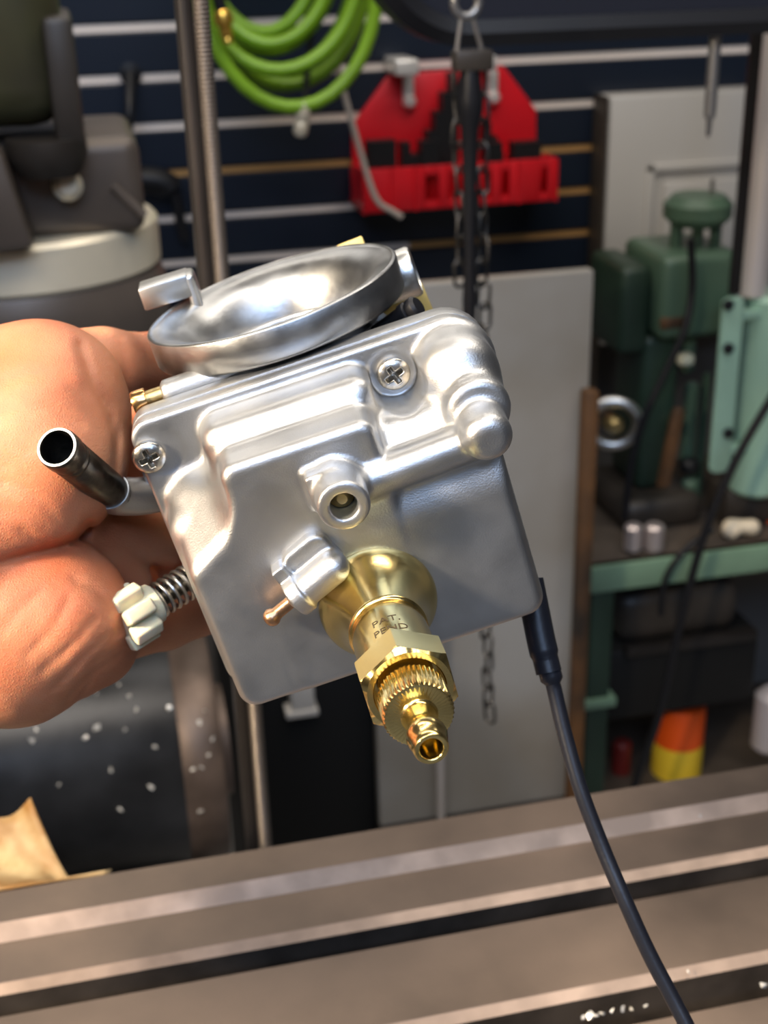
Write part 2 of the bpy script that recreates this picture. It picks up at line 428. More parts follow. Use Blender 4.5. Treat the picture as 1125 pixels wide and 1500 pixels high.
v, f = quadpatch(q00, q10, q11, q01, 16, 14, lambda s_, t_: np.array([0.0, 0.010 * math.sin(3.0 * s_ + 1) * math.sin(math.pi * t_) , -0.016 * math.sin(math.pi * t_) * (0.3 + s_) + 0.003 * math.sin(9 * s_ + 4 * t_) * t_]))
rag = MB().add(v, f).build('stained_paper', M['cloth'], None, 60)
md = rag.modifiers.new('thick', 'SOLIDIFY'); md.thickness = 0.0008
tag(rag, 'crumpled yellow oil-stained paper at the left end of the machine table', 'paper')

# ------------------------------------------------------------------ left: machine column
M['iron'] = mat('grimy_machine_paint', (0.135, 0.108, 0.088), 0.42, 0.35, 0.06, 60, 0.3, 6)
M['irondark'] = mat('dark_machine_casting', (0.055, 0.045, 0.036), 0.45, 0.2, 0.08, 60, 0.4, 8)
M['olive'] = mat('olive_machine_paint', (0.10, 0.10, 0.035), 0.35, 0.1, 0.05, 60, 0.35, 5, col2=(0.035, 0.03, 0.02))
M['ring'] = mat('polished_collar', (0.92, 0.82, 0.62), 0.38, 0.3, 0.05, 80, 0.12, 12)
YM = 1.15
def cz(px, py): return at(px, py, YM)
c = cz(36, 400); rr = at(238, 395, YM)[0] - c[0]
zt, zb = at(36, 362, YM - rr)[2], at(36, 440, YM - rr)[2]
mach = thing('milling_machine_column', 'grimy brown round machine housing with a polished collar at the left edge', 'machine', loc=(c[0], YM, zb - 0.3))
def cylm(cx_, cy_, prof, seg=64): return MB().add(*lathe_vf(prof, seg), T=Matrix.Translation((cx_, cy_, 0)))
part(cylm(c[0], YM, [(0, 0.9), (rr * 1.02, 0.9), (rr * 1.02, zb - 0.045), (rr * 1.04, zb - 0.03), (rr * 1.02, zb - 0.012), (rr * 0.98, zb), (0, zb)]), 'column_body', M['iron'], mach)
part(cylm(c[0], YM, [(0, zb), (rr * 0.97, zb), (rr, zb + 0.004), (rr, zt - 0.004), (rr * 0.97, zt), (0, zt)]), 'polished_collar', M['ring'], mach, label='polished steel collar')
z2 = at(60, 215, YM - rr)[2]
mb = MB(); xa, xb_ = at(-140, 300, YM)[0], at(206, 300, YM)[0]
v, f = box_vf(xa, xb_, YM - rr * 0.75, YM + rr * 0.6, zt - 0.002, z2)
v = [(x_, y_, z_) for x_, y_, z_ in v]
mb.add(*bevel_vf((v, f), 0.012, 3)); part(mb, 'swivel_housing', M['iron'], mach)
mb = MB(); h0, h1 = at(120, 290, YM - rr * .76), at(211, 318, YM - rr * .76)
mb.add(*tube_vf([at(165, 272, YM - rr * .76), at(211, 316, YM - rr * .76)], 0.004, 12)); part(mb, 'edge_rib', M['iron'], mach)
mb = MB(); xh0, xh1 = at(-200, 120, YM - rr)[0], at(124, 120, YM - rr)[0]
zh0, zh1 = at(60, 232, YM - rr)[2], at(60, -160, YM - rr)[2]
mb.add(*bbox(xh0, xh1 - 0.012, YM - rr * 1.0, YM + 0.05, zh0 + 0.02, zh1, 0.03, 4)); part(mb, 'head_casting', M['olive'], mach)
mb = MB(); zr = at(110, 22, YM - rr)[2]
mb.add(*bbox(xh1 - 0.026, xh1 - 0.004, YM - rr * 1.06, YM + 0.02, at(110, 215, YM - rr)[2], zr, 0.006, 2)); part(mb, 'side_plate', M['irondark'], mach)
mb = MB(); q = at(70, 225, YM - rr * 0.9)
mb.add(*lathe_vf([(0, -0.016), (0.022, -0.016), (0.026, -0.010), (0.030, 0.0), (0.030, 0.012), (0, 0.012)], 40), T=Matrix.Translation(tuple(q))); part(mb, 'spindle_nose', M['irondark'], mach)
mb = MB(); q = at(98, 272, YM - rr * 0.80)
mb.add(*lathe_vf([(0, 0), (0.011, 0), (0.012, 0.006), (0.007, 0.012), (0, 0.013)], 20), T=ax(q, (0.1, -1, 0.2))); part(mb, 'bolt', M['ring'], mach)
mb = MB(); q = at(18, 290, YM - rr * 1.05)
mb.add(*bevel_vf(prism_vf([(-0.09, 0.04), (-0.002, 0.036), (0.012, -0.035), (-0.07, -0.04)], -0.02, 0.05, (0, 2, 1)), 0.005, 2), T=Matrix.Translation(tuple(q))); part(mb, 'clamp_block', M['iron'], mach)

# black cylinder low on the left
M['blackmetal'] = mat('oily_black_steel', (0.085, 0.085, 0.088), 0.36, 0.85, 0.06, 50, 0.5, 10, rvar=0.10)
M['rustpatch'] = mat('worn_bare_band', (0.16, 0.115, 0.09), 0.45, 0.5, 0.1, 60, 0.4, 20)
YC = 1.02
cc = at(150, 1108, YC); rc = 0.5 * np.linalg.norm(at(150, 962, YC) - at(150, 1255, YC)) * 0.98
xe = at(328, 1100, YC - rc)[0]
mot = thing('motor_cylinder', 'big black horizontal cylinder spotted with metal chips behind the table at lower left', 'machine', loc=(cc[0], YC, cc[2] - rc))
T = ax((0, YC, cc[2]), (1, 0, 0), (0, 0, 1))
mb = MB(); mb.add(*lathe_vf([(0, -0.9), (rc, -0.9), (rc, xe - 0.036), (rc * 0.985, xe - 0.034)], 64), T=T); part(mb, 'barrel', M['blackmetal'], mot)
mb = MB(); mb.add(*lathe_vf([(rc * 0.985, xe - 0.036), (rc * 1.0, xe - 0.034), (rc * 1.0, xe - 0.004), (rc * 0.97, xe), (rc * 0.5, xe), (rc * 0.48, xe + 0.01), (0, xe + 0.01)], 64), T=T); part(mb, 'end_cap', M['rustpatch'], mot, label='brownish worn end band')
mb = MB(); mb.add(*bbox(xe - 0.35, xe - 0.02, YC - 0.05, YC + 0.05, 0, cc[2] - rc * 0.8, 0.006)); part(mb, 'stand', M['blackmetal'], mot)
pxs = [(175, 1003), (143, 1018), (190, 1020), (200, 1040), (55, 1068), (48, 1083), (142, 1066), (184, 1068), (229, 1093), (162, 1128), (90, 1150), (222, 1152), (300, 1042), (292, 1058), (312, 1083), (282, 1127), (295, 1123), (296, 1189), (248, 1036), (305, 1106), (176, 1186), (124, 1080)]
for (a, b) in pxs:
    # drop the chip on the barrel surface
    d = R @ ray(a, b); o_ = CAMP - np.array([0, YC, cc[2]]); A_ = d[1] ** 2 + d[2] ** 2; B_ = 2 * (o_[1] * d[1] + o_[2] * d[2]); C_ = o_[1] ** 2 + o_[2] ** 2 - rc * rc
    disc = B_ * B_ - 4 * A_ * C_
    if disc < 0: continue
    t = (-B_ - math.sqrt(disc)) / (2 * A_)
    tag(chip(tuple(CAMP + d * t), random.uniform(.0024, .0036)), 'tiny bright metal chip stuck on the big black cylinder', 'metal chip', 'metal chips on the black cylinder')

# ------------------------------------------------------------------ upright post with ribbed conduit
M['post'] = mat('dark_post_paint', (0.028, 0.024, 0.022), 0.38, 0.3, 0.05, 50, 0.3, 10)
M['conduit'] = mat('ribbed_steel_conduit', (0.15, 0.125, 0.105), 0.45, 0.7)
YP = 0.57
def vline(px, py, Y): p = at(px, py, Y); return p[0], p[1]
post = thing('support_post', 'tall dark post behind the hand with a ribbed steel conduit strapped along it', 'post', loc=(at(295, 300, YP)[0], YP, 0))
px0, px1 = at(268, 120, YP)[0], at(292, 120, YP)[0]
mb = MB(); mb.add(*bbox(px0, px1, YP, YP + 0.016, 0, 2.3, 0.003)); part(mb, 'upright', M['post'], post)
cx_ = at(303, 120, YP - 0.004)[0]; rcn = px_m(YP) * 10.5
pr = [(0, 0.05)]
zz = 0.9
pr = [(0.0, zz), (rcn, zz)]
while zz < 1.75:
    pr += [(rcn * 0.88, zz + 0.0003), (rcn, zz + 0.0009), (rcn, zz + 0.0014)]; zz += 0.0018
pr += [(rcn, 1.75), (0, 1.75)]
part(MB().add(*lathe_vf(pr, 20), T=Matrix.Translation((cx_, YP - 0.004, 0))), 'conduit', M['conduit'], post, 30, label='ribbed steel conduit')
mb = MB(); mb.add(*bbox(px0 + 0.004, px1 + 0.008, YP + 0.017, YP + 0.022, 0, 1.14, 0.003)); part(mb, 'foot_angle', M['iron'], post)

# ------------------------------------------------------------------ monitor hanging from above, ring, rod and chains
M['glossblack'] = mat('black_rim', (0.010, 0.010, 0.012), 0.35)
M['screen'] = mat('dark_glossy_panel', (0.020, 0.022, 0.032), 0.20, 0.0, 0.02, 20, rvar=0.04)
M['greymetal'] = mat('grey_hardware', (0.33, 0.32, 0.31), 0.35, 0.8)
YS = 1.06
s0 = at(533, 58, YS); s1 = at(1180, 52, YS)
mon = thing('overhead_monitor', 'dark glossy panel with a thick black rounded rim hanging at the top right', 'panel', loc=((s0[0] + s1[0]) / 2, YS, at(800, 60, YS)[2]))
zb_ = at(800, 62, YS)[2]
xs0, xs1 = at(528, -40, YS)[0], at(1400, 40, YS)[0]
out = rrect(xs0, xs1, zb_, zb_ + 0.32, 0.085, 12); inn = rrect(xs0 + 0.022, xs1 - 0.022, zb_ + 0.020, zb_ + 0.30, 0.066, 12)
n = len(out); v = []; f = []
for Y_, poly in ((YS, inn), (YS - 0.012, inn), (YS - 0.016, [(0.5 * (a[0] + b[0]), 0.5 * (a[1] + b[1])) for a, b in zip(out, inn)]), (YS - 0.010, out), (YS + 0.03, out), (YS + 0.03, inn)):
    v += [(p[0], Y_, p[1]) for p in poly]
for k in range(6):
    for i in range(n): a = k * n; b = ((k + 1) % 6) * n; f.append((a + i, a + (i + 1) % n, b + (i + 1) % n, b + i))
part(MB().add(v, f), 'rim', M['glossblack'], mon)
v, f = prism_vf([(p[0], p[1]) for p in inn], YS - 0.002, YS + 0.02, (0, 2, 1)); part(MB().add(v, f), 'face', M['screen'], mon)

YR = 0.94
rod = thing('hanging_rod', 'long black rod hung by two wires from a ring under the dark panel', 'rod', loc=tuple(at(685, 480, YR)))
q = at(683, 4, YR); mb = MB()
mb.add(*tube_vf([tuple(q + np.array([0.009 * math.cos(a), 0, 0.009 * math.sin(a)])) for a in np.linspace(0, 2 * math.pi, 24, endpoint=False)], 0.0032, 10, closed=True)); part(mb, 'ring', M['greymetal'], rod)
for a, b in (((676, 20), (669, 74)), ((691, 20), (706, 74))):
    part(MB().add(*tube_vf([at(*a, YR), at(*b, YR)], 0.0017, 8)), 'wire', M['greymetal'], rod)
b0, b1 = at(664, 74, YR), at(719, 102, YR)
part(MB().add(*bbox(b0[0], b1[0], YR - 0.008, YR + 0.008, b1[2], b0[2], 0.002)), 'block', M['irondark'], rod)
x_, z_ = at(688, 290, YR)[0], 0
za, zb2 = at(688, 102, YR)[2], at(688, 478, YR)[2]; w_ = px_m(YR)
rp = [(0, za), (12 * w_, za), (18 * w_, za - 0.02), (17 * w_, at(688, 165, YR)[2]), (12 * w_, at(688, 185, YR)[2]), (9 * w_, at(688, 250, YR)[2]), (7.5 * w_, at(688, 400, YR)[2]), (10 * w_, at(688, 440, YR)[2]), (9 * w_, zb2 + 0.004), (0, zb2)]
part(MB().add(*lathe_vf(rp, 24), T=Matrix.Translation((x_, YR, 0))), 'handle', M['rubber'], rod)
M['chain'] = mat('dull_chain_steel', (0.09, 0.085, 0.08), 0.42, 0.9)
def chain(name, label, pa, pb, pitch=0.0175, r=0.0014):
    a, b = np.array(pa), np.array(pb); L = np.linalg.norm(b - a); d = (b - a) / L
    root = thing(name, label, 'chain', loc=tuple(a)); bpy.context.view_layer.update()
    h, w2 = pitch * 0.62, pitch * 0.30
    loop = [(w2 * math.cos(t), 0, (h - w2) * (1 if math.sin(t) > 0 else -1) + w2 * math.sin(t)) for t in np.linspace(0.13, 2 * math.pi + 0.13, 16, endpoint=False)]
    first = None
    for k in range(int(L / pitch)):
        if first is None:
            o = MB().add(*tube_vf(loop, r, 8, closed=True)).build('link', M['chain'], None, 60); first = o
        else:
            o = first.copy(); COL.objects.link(o)
        o.parent = root; p = d * (k + 0.5) * pitch
        o.location = tuple(p + np.array([0.0012 * math.sin(k * 2.1), 0.001 * math.cos(k * 1.7), 0])); o.rotation_euler = (0.06 * math.sin(k), 0.10 * math.sin(k * 1.3), (k % 2) * math.pi / 2 + 0.5 + 0.25 * math.sin(k * 2.3))
chain('steel_chain', 'dull steel chain hanging right of the black rod and reaching below the carburetor', at(704, 104, YR + 0.012), at(716, 1074, YR + 0.012))
chain('steel_chain', 'dull steel chain hanging left of the black rod in front of the red rack', at(672, 104, YR + 0.012), at(676, 420, YR + 0.012))

# ------------------------------------------------------------------ red clamp rack on the slat wall
M['red'] = mat('red_plastic', (0.72, 0.012, 0.022), 0.32, 0, 0.02, 80, 0.1, 12)
M['hookglare'] = mat('chrome_hook_glare', (0.95, 0.92, 0.88), 0.28, 0.5)  # white base colour stands in for the glare on the metal hooks
M['blackoxide'] = mat('black_oxide_steel', (0.018, 0.018, 0.02), 0.42, 0.4, 0.05, 80)
YK = YW - 0.045
def rp_(px, py, Y=YK): p = at(px, py, Y); return (p[0], p[2])
rack = thing('clamp_kit_rack', 'red plastic clamping kit rack hung on the dark slat wall', 'tool rack', loc=tuple(at(670, 305, YK)))
poly = [rp_(523, 188), rp_(578, 112), rp_(748, 100), rp_(796, 165), rp_(796, 245), rp_(523, 270)]
part(MB().add(*bevel_vf(prism_vf(poly, YW - 0.012, YW - 0.001, (0, 2, 1)), 0.002, 2)), 'back_plate', M['red'], rack)
mb = MB(); t0, t1 = rp_(528, 238, YK - 0.05), rp_(817, 236, YK - 0.05); zlo = rp_(670, 303, YK - 0.05)[1]; zhi = rp_(670, 240, YK - 0.05)[1]
xa_, xb2 = t0[0], rp_(815, 250, YK - 0.05)[0]
mb.add(*bbox(xa_, xb2, YK - 0.05, YW - 0.002, zlo, zlo + 0.008, 0.002)); mb.add(*bbox(xa_, xb2, YK + 0.0, YW - 0.013, zlo, zhi - 0.004, 0.002))
edges = [528, 570, 605, 622, 640, 656, 680, 704, 718, 732, 752, 790, 803, 817]
slots = {(622, 640), (656, 680), (704, 718), (732, 745), (790, 803)}
XS = lambda px: xa_ + (px - 528) / (817 - 528) * (xb2 - xa_)
cuts = [(620, 640), (654, 682), (706, 718), (733, 745), (792, 803)]
cur = 528
for a, b in cuts:
    mb.add(*bbox(XS(cur), XS(a), YK - 0.055, YK - 0.044, zlo, zhi, 0.002))
    mb.add(*bbox(XS(a), XS(b), YK - 0.055, YK - 0.044, zlo, zlo + 0.012, 0.001)); mb.add(*bbox(XS(a), XS(b), YK - 0.055, YK - 0.044, zhi - 0.014, zhi, 0.001)); cur = b
mb.add(*bbox(XS(cur), XS(817), YK - 0.055, YK - 0.044, zlo, zhi, 0.002))
for px in (528, 570, 604, 690, 756, 813): mb.add(*box_vf(XS(px), XS(px) + 0.004, YK - 0.06, YK, zlo, zhi))
part(mb, 'tray', M['red'], rack)
for (a, b, wpx) in ((596, 99, 17), (719, 93, 8)):
    q = at(a, b, YK - 0.03); s_ = px_m(YK) * wpx
    mb = MB(); mb.add(*bbox(q[0] - s_ * .9, q[0] + s_ * .9, YK - 0.035, YW, q[2] - 0.012, q[2] + 0.012, 0.004, 3))
    q2 = at(a + 3, b + 44, YW - 0.02); mb.add(*bbox(q2[0] - 0.009, q2[0] + 0.009, YW - 0.022, YW - 0.012, q2[2] - 0.008, q2[2] + 0.035, 0.004, 3))
    mb.add(*lathe_vf([(0, 0), (0.011, 0), (0.011, 0.004), (0.006, 0.010), (0, 0.011)], 20), T=ax(q2 + np.array([0, -0.002, -0.006]), (0, -1, 0)))
    part(mb, 'hook', M['hookglare'], rack, label='shiny bright hanging hook')
def stepblock(name, label, pxl, pxr, pyt, pyb, steps, Y, rev=False, grp=None):
    l, r_, t_, b_ = at(pxl, pyb, Y)[0], at(pxr, pyb, Y)[0], at(pxl, pyt, Y)[2], at(pxl, pyb, Y)[2]
    poly = [(l, b_), (r_, b_)]
    if rev: poly = [(r_, b_), (l, b_)]
    W_ = abs(r_ - l); sg = -1 if not rev else 1
    for k in range(steps):
        zt_ = b_ + (t_ - b_) * (k + 1) / steps; x0 = poly[1][0] + sg * W_ * k / steps; x1 = poly[1][0] + sg * W_ * (k + 1) / steps
        poly += [(x0, zt_), (x1, zt_)]
    o = MB().add(*prism_vf(poly, Y - 0.014, Y + 0.014, (0, 2, 1))).build(name, M['blackoxide'], None, 0)
    tag(o, label, 'step block', grp); return o
stepblock('step_block', 'tall black stepped block in the middle of the red rack', 612, 668, 108, 246, 5, YK - 0.005, rev=True)
stepblock('step_block', 'black stepped block in the red rack right of the hanging rod', 706, 734, 178, 242, 3, YK - 0.012)
stepblock('step_block', 'low black block at the left end of the red rack', 538, 578, 206, 244, 1, YK - 0.03)
stepblock('step_block', 'black block in the red rack left of the tall stepped block', 586, 612, 208, 244, 2, YK - 0.03)
stepblock('step_block', 'low black block at the right end of the red rack', 748, 788, 208, 240, 1, YK - 0.03)
stepblock('step_block', 'short dark block standing before the tall stepped block', 614, 640, 206, 246, 1, YK - 0.034)
stepblock('step_block', 'short dark block just right of the hanging chain in the red rack', 712, 732, 208, 242, 1, YK - 0.04)

# bent pale rod on the wall, wall hooks and tools
M['paleplastic'] = mat('pale_plastic', (0.55, 0.48, 0.42), 0.4)
pts = smooth_path([*[at(a_, b_, YW - .125) for a_, b_ in ((487, 70), (493, 95), (520, 195), (543, 272), (556, 298), (572, 308), (588, 318))]], 6)
o = MB().add(*tube_vf(pts, 0.0048, 10)).build('bent_rod', M['paleplastic']); tag(o, 'pale bent rod hanging on the slat wall left of the red rack', 'rod')
def hook(label, top, bot, r):
    t = thing('wall_hook', label, 'hook', loc=tuple(at(*top, YW - 0.01)))
    a, b = at(*top, YW - 0.012), at(*bot, YW - 0.05)
    part(MB().add(*lathe_vf([(0, 0), (0.016, 0), (0.016, 0.008), (0.006, 0.010), (0, 0.01)], 20), T=ax(at(*top, YW - 0.001), (0, -1, 0))), 'base', M['rubber'], t)
    part(MB().add(*tube_vf(smooth_path([a, (a + b) / 2 + np.array([0, -.02, 0]), b, b + np.array([0.004, -0.03, 0.012])], 6), r, 10)), 'prong', M['blackoxide'], t)
hook('black hook on the slat wall between the machine head and the post', (191, 108), (187, 208), 0.007)
o = MB().add(*tube_vf(smooth_path([at(205, 262, YW - .04), at(240, 268, YW - .04), at(258, 290, YW - .04), at(265, 330, YW - .04), at(272, 350, YW - .04)], 6), [0.02] * 10 + [0.008] * 15, 12)).build('hand_tool', M['blackoxide']); tag(o, 'dark curved hand tool on the slat wall left of the post', 'tool')

# ------------------------------------------------------------------ green air hose
M['hose'] = mat('green_air_hose', (0.22, 0.42, 0.02), 0.36, 0, 0.03, 100, 0.1, 20)
YH = 1.78
hose = thing('air_hose', 'coil of bright green air hose hanging on the slat wall', 'hose', loc=tuple(at(400, 40, YH)))
pts = []; ws = px_m(YH)
loops = [(125, 152, 408, -60), (112, 96, 404, -40), (122, 128, 412, 0), (84, 58, 400, -20), (120, 112, 408, 40), (92, 70, 405, 20), (126, 140, 412, 60), (70, 40, 398, 0), (122, 125, 415, 80)]
for i, (rx, bot, cxp, dy) in enumerate(loops):
    for k in range(36):
        a = 2 * math.pi * k / 36; nx_ = loops[min(i + 1, len(loops) - 1)]; s_ = max(0.0, (k / 36 - 0.4) / 0.6); s_ = s_ * s_ * (3 - 2 * s_)
        rx_ = rx * (1 - s_) + nx_[0] * s_; bo = bot * (1 - s_) + nx_[1] * s_; cc_ = cxp * (1 - s_) + nx_[2] * s_; dy_ = dy * (1 - s_) + nx_[3] * s_
        ry = 128 + 0.25 * bo; cyp = bo - ry
        p = at(cc_ + rx_ * math.sin(a), cyp - ry * math.cos(a), YH) + np.array([0, dy_ * 0.0012, 0]); pts.append(p)
part(MB().add(*tube_vf(pts, 0.0088, 10)), 'coil', M['hose'], hose)
pts = smooth_path([at(470, -60, YH + .05), at(455, 60, YH + .02), at(449, 120, YH - .03), at(446, 152, YH - .07)], 6)
part(MB().add(*tube_vf(pts, 0.004, 10)), 'hose_tail', M['rubber'], hose)
M['fitting'] = mat('nickel_fitting', (0.75, 0.67, 0.52), 0.35, 0.3)
M['gold'] = mat('gold_fitting', (0.95, 0.55, 0.10), 0.25, 0.9)
a, b = at(446, 150, YH - .07), at(439, 200, YH - .07); L_ = float(np.linalg.norm(b - a))
part(MB().add(*lathe_vf([(0, 0), (.009, 0), (.010, .006), (.010, L_ * .5), (.0085, L_ * .55), (.0095, L_ * .6), (.0095, L_ * .9), (.006, L_), (0, L_)], 20), T=ax(a, b - a)), 'hose_coupling', M['fitting'], hose, label='nickel hose coupling')
a, b = at(325, 14, YH - .09), at(335, 64, YH - .09); L_ = float(np.linalg.norm(b - a))
part(MB().add(*lathe_vf([(0, 0), (.009, 0), (.0115, .006), (.0115, L_ * .4), (.008, L_ * .5), (.008, L_ * .75), (.006, L_ * .8), (.007, L_ * .9), (.005, L_), (0, L_)], 20), T=ax(a, b - a)), 'brass_coupling', M['gold'], hose, label='orange brass coupling')
part(MB().add(*tube_vf(smooth_path([at(300, -60, YH - .09), at(316, -14, YH - .09), at(325, 15, YH - .09)], 5), 0.008, 10)), 'coupling_lead', M['rubber'], hose)

# ------------------------------------------------------------------ grey panels, black cabinet, board
M['greypanel'] = mat('grey_sheet_metal', (0.56, 0.54, 0.50), 0.40, 0.3, 0.03, 40, col2=(0.42, 0.37, 0.30), vscale=3.5, var=0.2)
M['cabinet'] = mat('grey_cabinet_paint', (0.60, 0.58, 0.55), 0.34, 0.1, 0.02, 30)
M['rustboard'] = mat('rusty_brown_board', (0.15, 0.066, 0.020), 0.65, 0, 0.2, 60, 0.5, 9, col2=(0.02, 0.013, 0.008))
YG = 1.50
x0, x1 = at(540, 700, YG)[0], at(858, 700, YG)[0]; z1 = at(760, 405, YG)[2]; z0 = at(760, 1178, YG)[2]
gp = thing('sheet_metal_panel', 'tall pale grey sheet metal panel standing under the slat wall', 'panel', loc=((x0 + x1) / 2, YG, z0))
part(MB().add(*bbox(x0, x1, YG, YG + 0.02, z0, z1, 0.003)), 'sheet', M['greypanel'], gp)
part(MB().add(*bbox(x0, x1 + .002, YG - 0.004, YG + 0.022, 0.0, z0 - 0.001, 0.003)), 'bottom_rail', M['irondark'], gp)
x0, x1 = at(854, 700, YG - .03)[0], at(874, 700, YG - .03)[0]
o = MB().add(*bbox(x0, x1, YG - 0.03, YG - 0.006, 0.0, at(866, 575, YG - .03)[2], 0.004)).build('rusty_board', M['rustboard']); tag(o, 'rusty brown upright board at the right edge of the grey panel', 'board')
# wall cabinet at right
xa_, xb2 = at(888, 300, YW - .06)[0], at(1110, 300, YW - .06)[0]; za_, zb2 = at(960, 500, YW - .06)[2], at(960, 138, YW - .06)[2]
cab = thing('wall_cabinet', 'light grey metal wall cabinet with a recessed door frame right of the slat wall', 'cabinet', loc=((xa_ + xb2) / 2, YW - .06, za_))
part(MB().add(*bbox(xa_, xb2, YW - .06, YW - .002, za_, zb2, 0.006)), 'body', M['cabinet'], cab)
xd, zd = at(948, 250, YW - .065)[0], at(1000, 238, YW - .065)[2]
mb = MB()
mb.add(*bbox(xd, xd + .014, YW - .068, YW - .060, za_ + .08, zd, 0.003)); mb.add(*bbox(xd, xb2 - .02, YW - .068, YW - .060, zd - .014, zd, 0.003))
mb.add(*bbox(xd + .03, xb2 - .03, YW - .072, YW - .060, za_ + .1, zd - .03, 0.004)); part(mb, 'door', M['cabinet'], cab)
part(MB().add(*bbox(at(872, 300, YW - .03)[0], xa_ - .002, YW - .06, YW - .002, 0.0, zb2, 0.003)), 'side_channel', M['irondark'], cab)
# black floor cabinet
YB = 1.55
x0, x1 = at(352, 1100, YB)[0], at(662, 1100, YB)[0]; z1 = at(500, 940, YB)[2]
bc = thing('black_cabinet', 'plain black cabinet standing low behind the brass fitting', 'cabinet', loc=((x0 + x1) / 2, YB, 0))
part(MB().add(*bbox(x0, x1, YB, YB + 0.35, 0.0, z1, 0.006)), 'body', M['flatblack'], bc)
part(MB().add(*bbox(x0 + .008, x1 - .008, YB - 0.018, YB, 0.03, z1 - .01, 0.004)), 'door', M['flatblack'], bc)
M['palelabel'] = mat('white_plastic', (0.68, 0.63, 0.56), 0.4)
a0_, a1_ = at(415, 1012, YB - .03), at(464, 1038, YB - .03)
pl = thing('white_plug', 'small off-white plug with two prongs at the top of the black cabinet', 'plug', loc=tuple(a1_))
part(MB().add(*bbox(a0_[0] + .008, a1_[0] - .004, YB - 0.045, YB - 0.019, a1_[2] + 0.008, a0_[2] + .03, 0.003)), 'plug_body', M['palelabel'], pl)
part(MB().add(*bbox(a0_[0], a1_[0], YB - 0.048, YB - 0.019, a1_[2], a1_[2] + 0.010, 0.002)), 'flange', M['palelabel'], pl)
for px in (426, 450):
    q = at(px, 1042, YB - .035); part(MB().add(*bbox(q[0] - .004, q[0] + .004, YB - .038, YB - .032, q[2] - .006, a1_[2] + .001, 0.001)), 'prong', M['greymetal'], pl)
o = MB().add(*tube_vf(smooth_path([at(640, 880, YB - .08), at(642, 1000, YB - .08), at(645, 1100, YB - .08), at(646, 1200, YB - .08), np.array([at(648, 1330, YB - .08)[0], YB - .08, 0.0])], 5), 0.0055, 10)).build('pale_cord', M['paleplastic']); tag(o, 'pale cord hanging straight down behind the tip of the brass fitting', 'cord')

# ------------------------------------------------------------------ green bench with drill presses at right
M['green'] = mat('shaded_machine_green', (0.085, 0.15, 0.10), 0.36, 0.05, 0.04, 60, 0.2, 8)  # drill press green, darkened so the colour carries its shade
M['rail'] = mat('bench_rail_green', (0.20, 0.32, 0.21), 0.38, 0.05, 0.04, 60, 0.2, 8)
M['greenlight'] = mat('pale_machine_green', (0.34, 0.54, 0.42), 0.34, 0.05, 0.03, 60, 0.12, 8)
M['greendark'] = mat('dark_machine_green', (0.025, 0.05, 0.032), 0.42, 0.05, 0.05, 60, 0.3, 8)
M['benchtop'] = mat('oily_bench_top', (0.10, 0.078, 0.06), 0.45, 0.1, 0.1, 60, 0.3, 12)
M['chrome'] = mat('bright_column_steel', (0.80, 0.72, 0.68), 0.40, 0.5)
M['cream'] = mat('cream_knob', (0.75, 0.72, 0.52), 0.35)
YN = 1.58
zbt = at(1000, 815, YN)[2]; zbb = at(1000, 853, YN)[2]; xb0 = at(866, 840, YN)[0]; xb1 = xb0 + 0.9
bench = thing('green_bench', 'green steel bench with a dark oily top at right', 'bench', loc=(xb0 + .45, YN + .2, 0))
part(MB().add(*bbox(xb0, xb1, YN, YN + 0.018, zbb, zbt, 0.003)), 'front_rail', M['rail'], bench)
part(MB().add(*bbox(xb0, xb1, YN + 0.002, YN + 0.36, zbt - 0.012, zbt, 0.003)), 'bench_top', M['benchtop'], bench)
for (lx, ly) in ((xb0 + .004, YN + .004), (xb1 - .045, YN + .004), (xb0 + .004, YN + .30), (xb1 - .045, YN + .30)):
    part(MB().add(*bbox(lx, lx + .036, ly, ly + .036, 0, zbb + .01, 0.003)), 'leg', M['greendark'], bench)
zsh = at(860, 1030, YN)[2]
part(MB().add(*bbox(xb0 - .02, xb0 + .05, YN - .004, YN + .34, zsh - .012, zsh + .004, 0.003)), 'cross_rail', M['rail'], bench)
part(MB().add(*bbox(xb0 + .03, xb1 - .03, YN + .03, YN + .34, .16, .175, 0.003)), 'lower_shelf', M['benchtop'], bench)
# bench drill press
YD = 1.74
dpx = lambda px, py=400, Y=YD: at(px, py, Y)[0]
dpz = lambda py, px=1000, Y=YD: at(px, py, Y)[2]
def vcyl(px0, px1, py0, py1, Y=YD, bev=0.006, seg=32):
    xa, xb_ = dpx(px0, (py0 + py1) / 2, Y), dpx(px1, (py0 + py1) / 2, Y); r = (xb_ - xa) / 2; za, zb_ = dpz(py1, (px0 + px1) / 2, Y), dpz(py0, (px0 + px1) / 2, Y)
    return MB().add(*lathe_vf([(0, za), (r - bev, za), (r, za + bev), (r, zb_ - bev), (r - bev, zb_), (0, zb_)], seg), T=Matrix.Translation(((xa + xb_) / 2, Y, 0)))
dp = thing('drill_press', 'dark green bench drill press with a round pulley cap standing on the green bench', 'drill press', loc=(dpx(1000), YD, zbt))
part(vcyl(976, 1068, 285, 328, bev=0.012), 'pulley_cap', M['green'], dp)
part(vcyl(1040, 1046, 262, 290, bev=0.001), 'cap_stud', M['greymetal'], dp)
for a, b in ((982, 1000), (1014, 1030), (1040, 1056)): part(vcyl(a, b, 324, 364, bev=0.003), 'pulley', M['green'], dp)
part(MB().add(*bbox(dpx(946), dpx(1058), YD - .06, YD + .09, dpz(480), dpz(360), 0.014, 3)), 'head', M['green'], dp)
part(MB().add(*bbox(dpx(900), dpx(944), YD - .03, YD + .10, dpz(505), dpz(378), 0.012, 3)), 'motor', M['greendark'], dp)
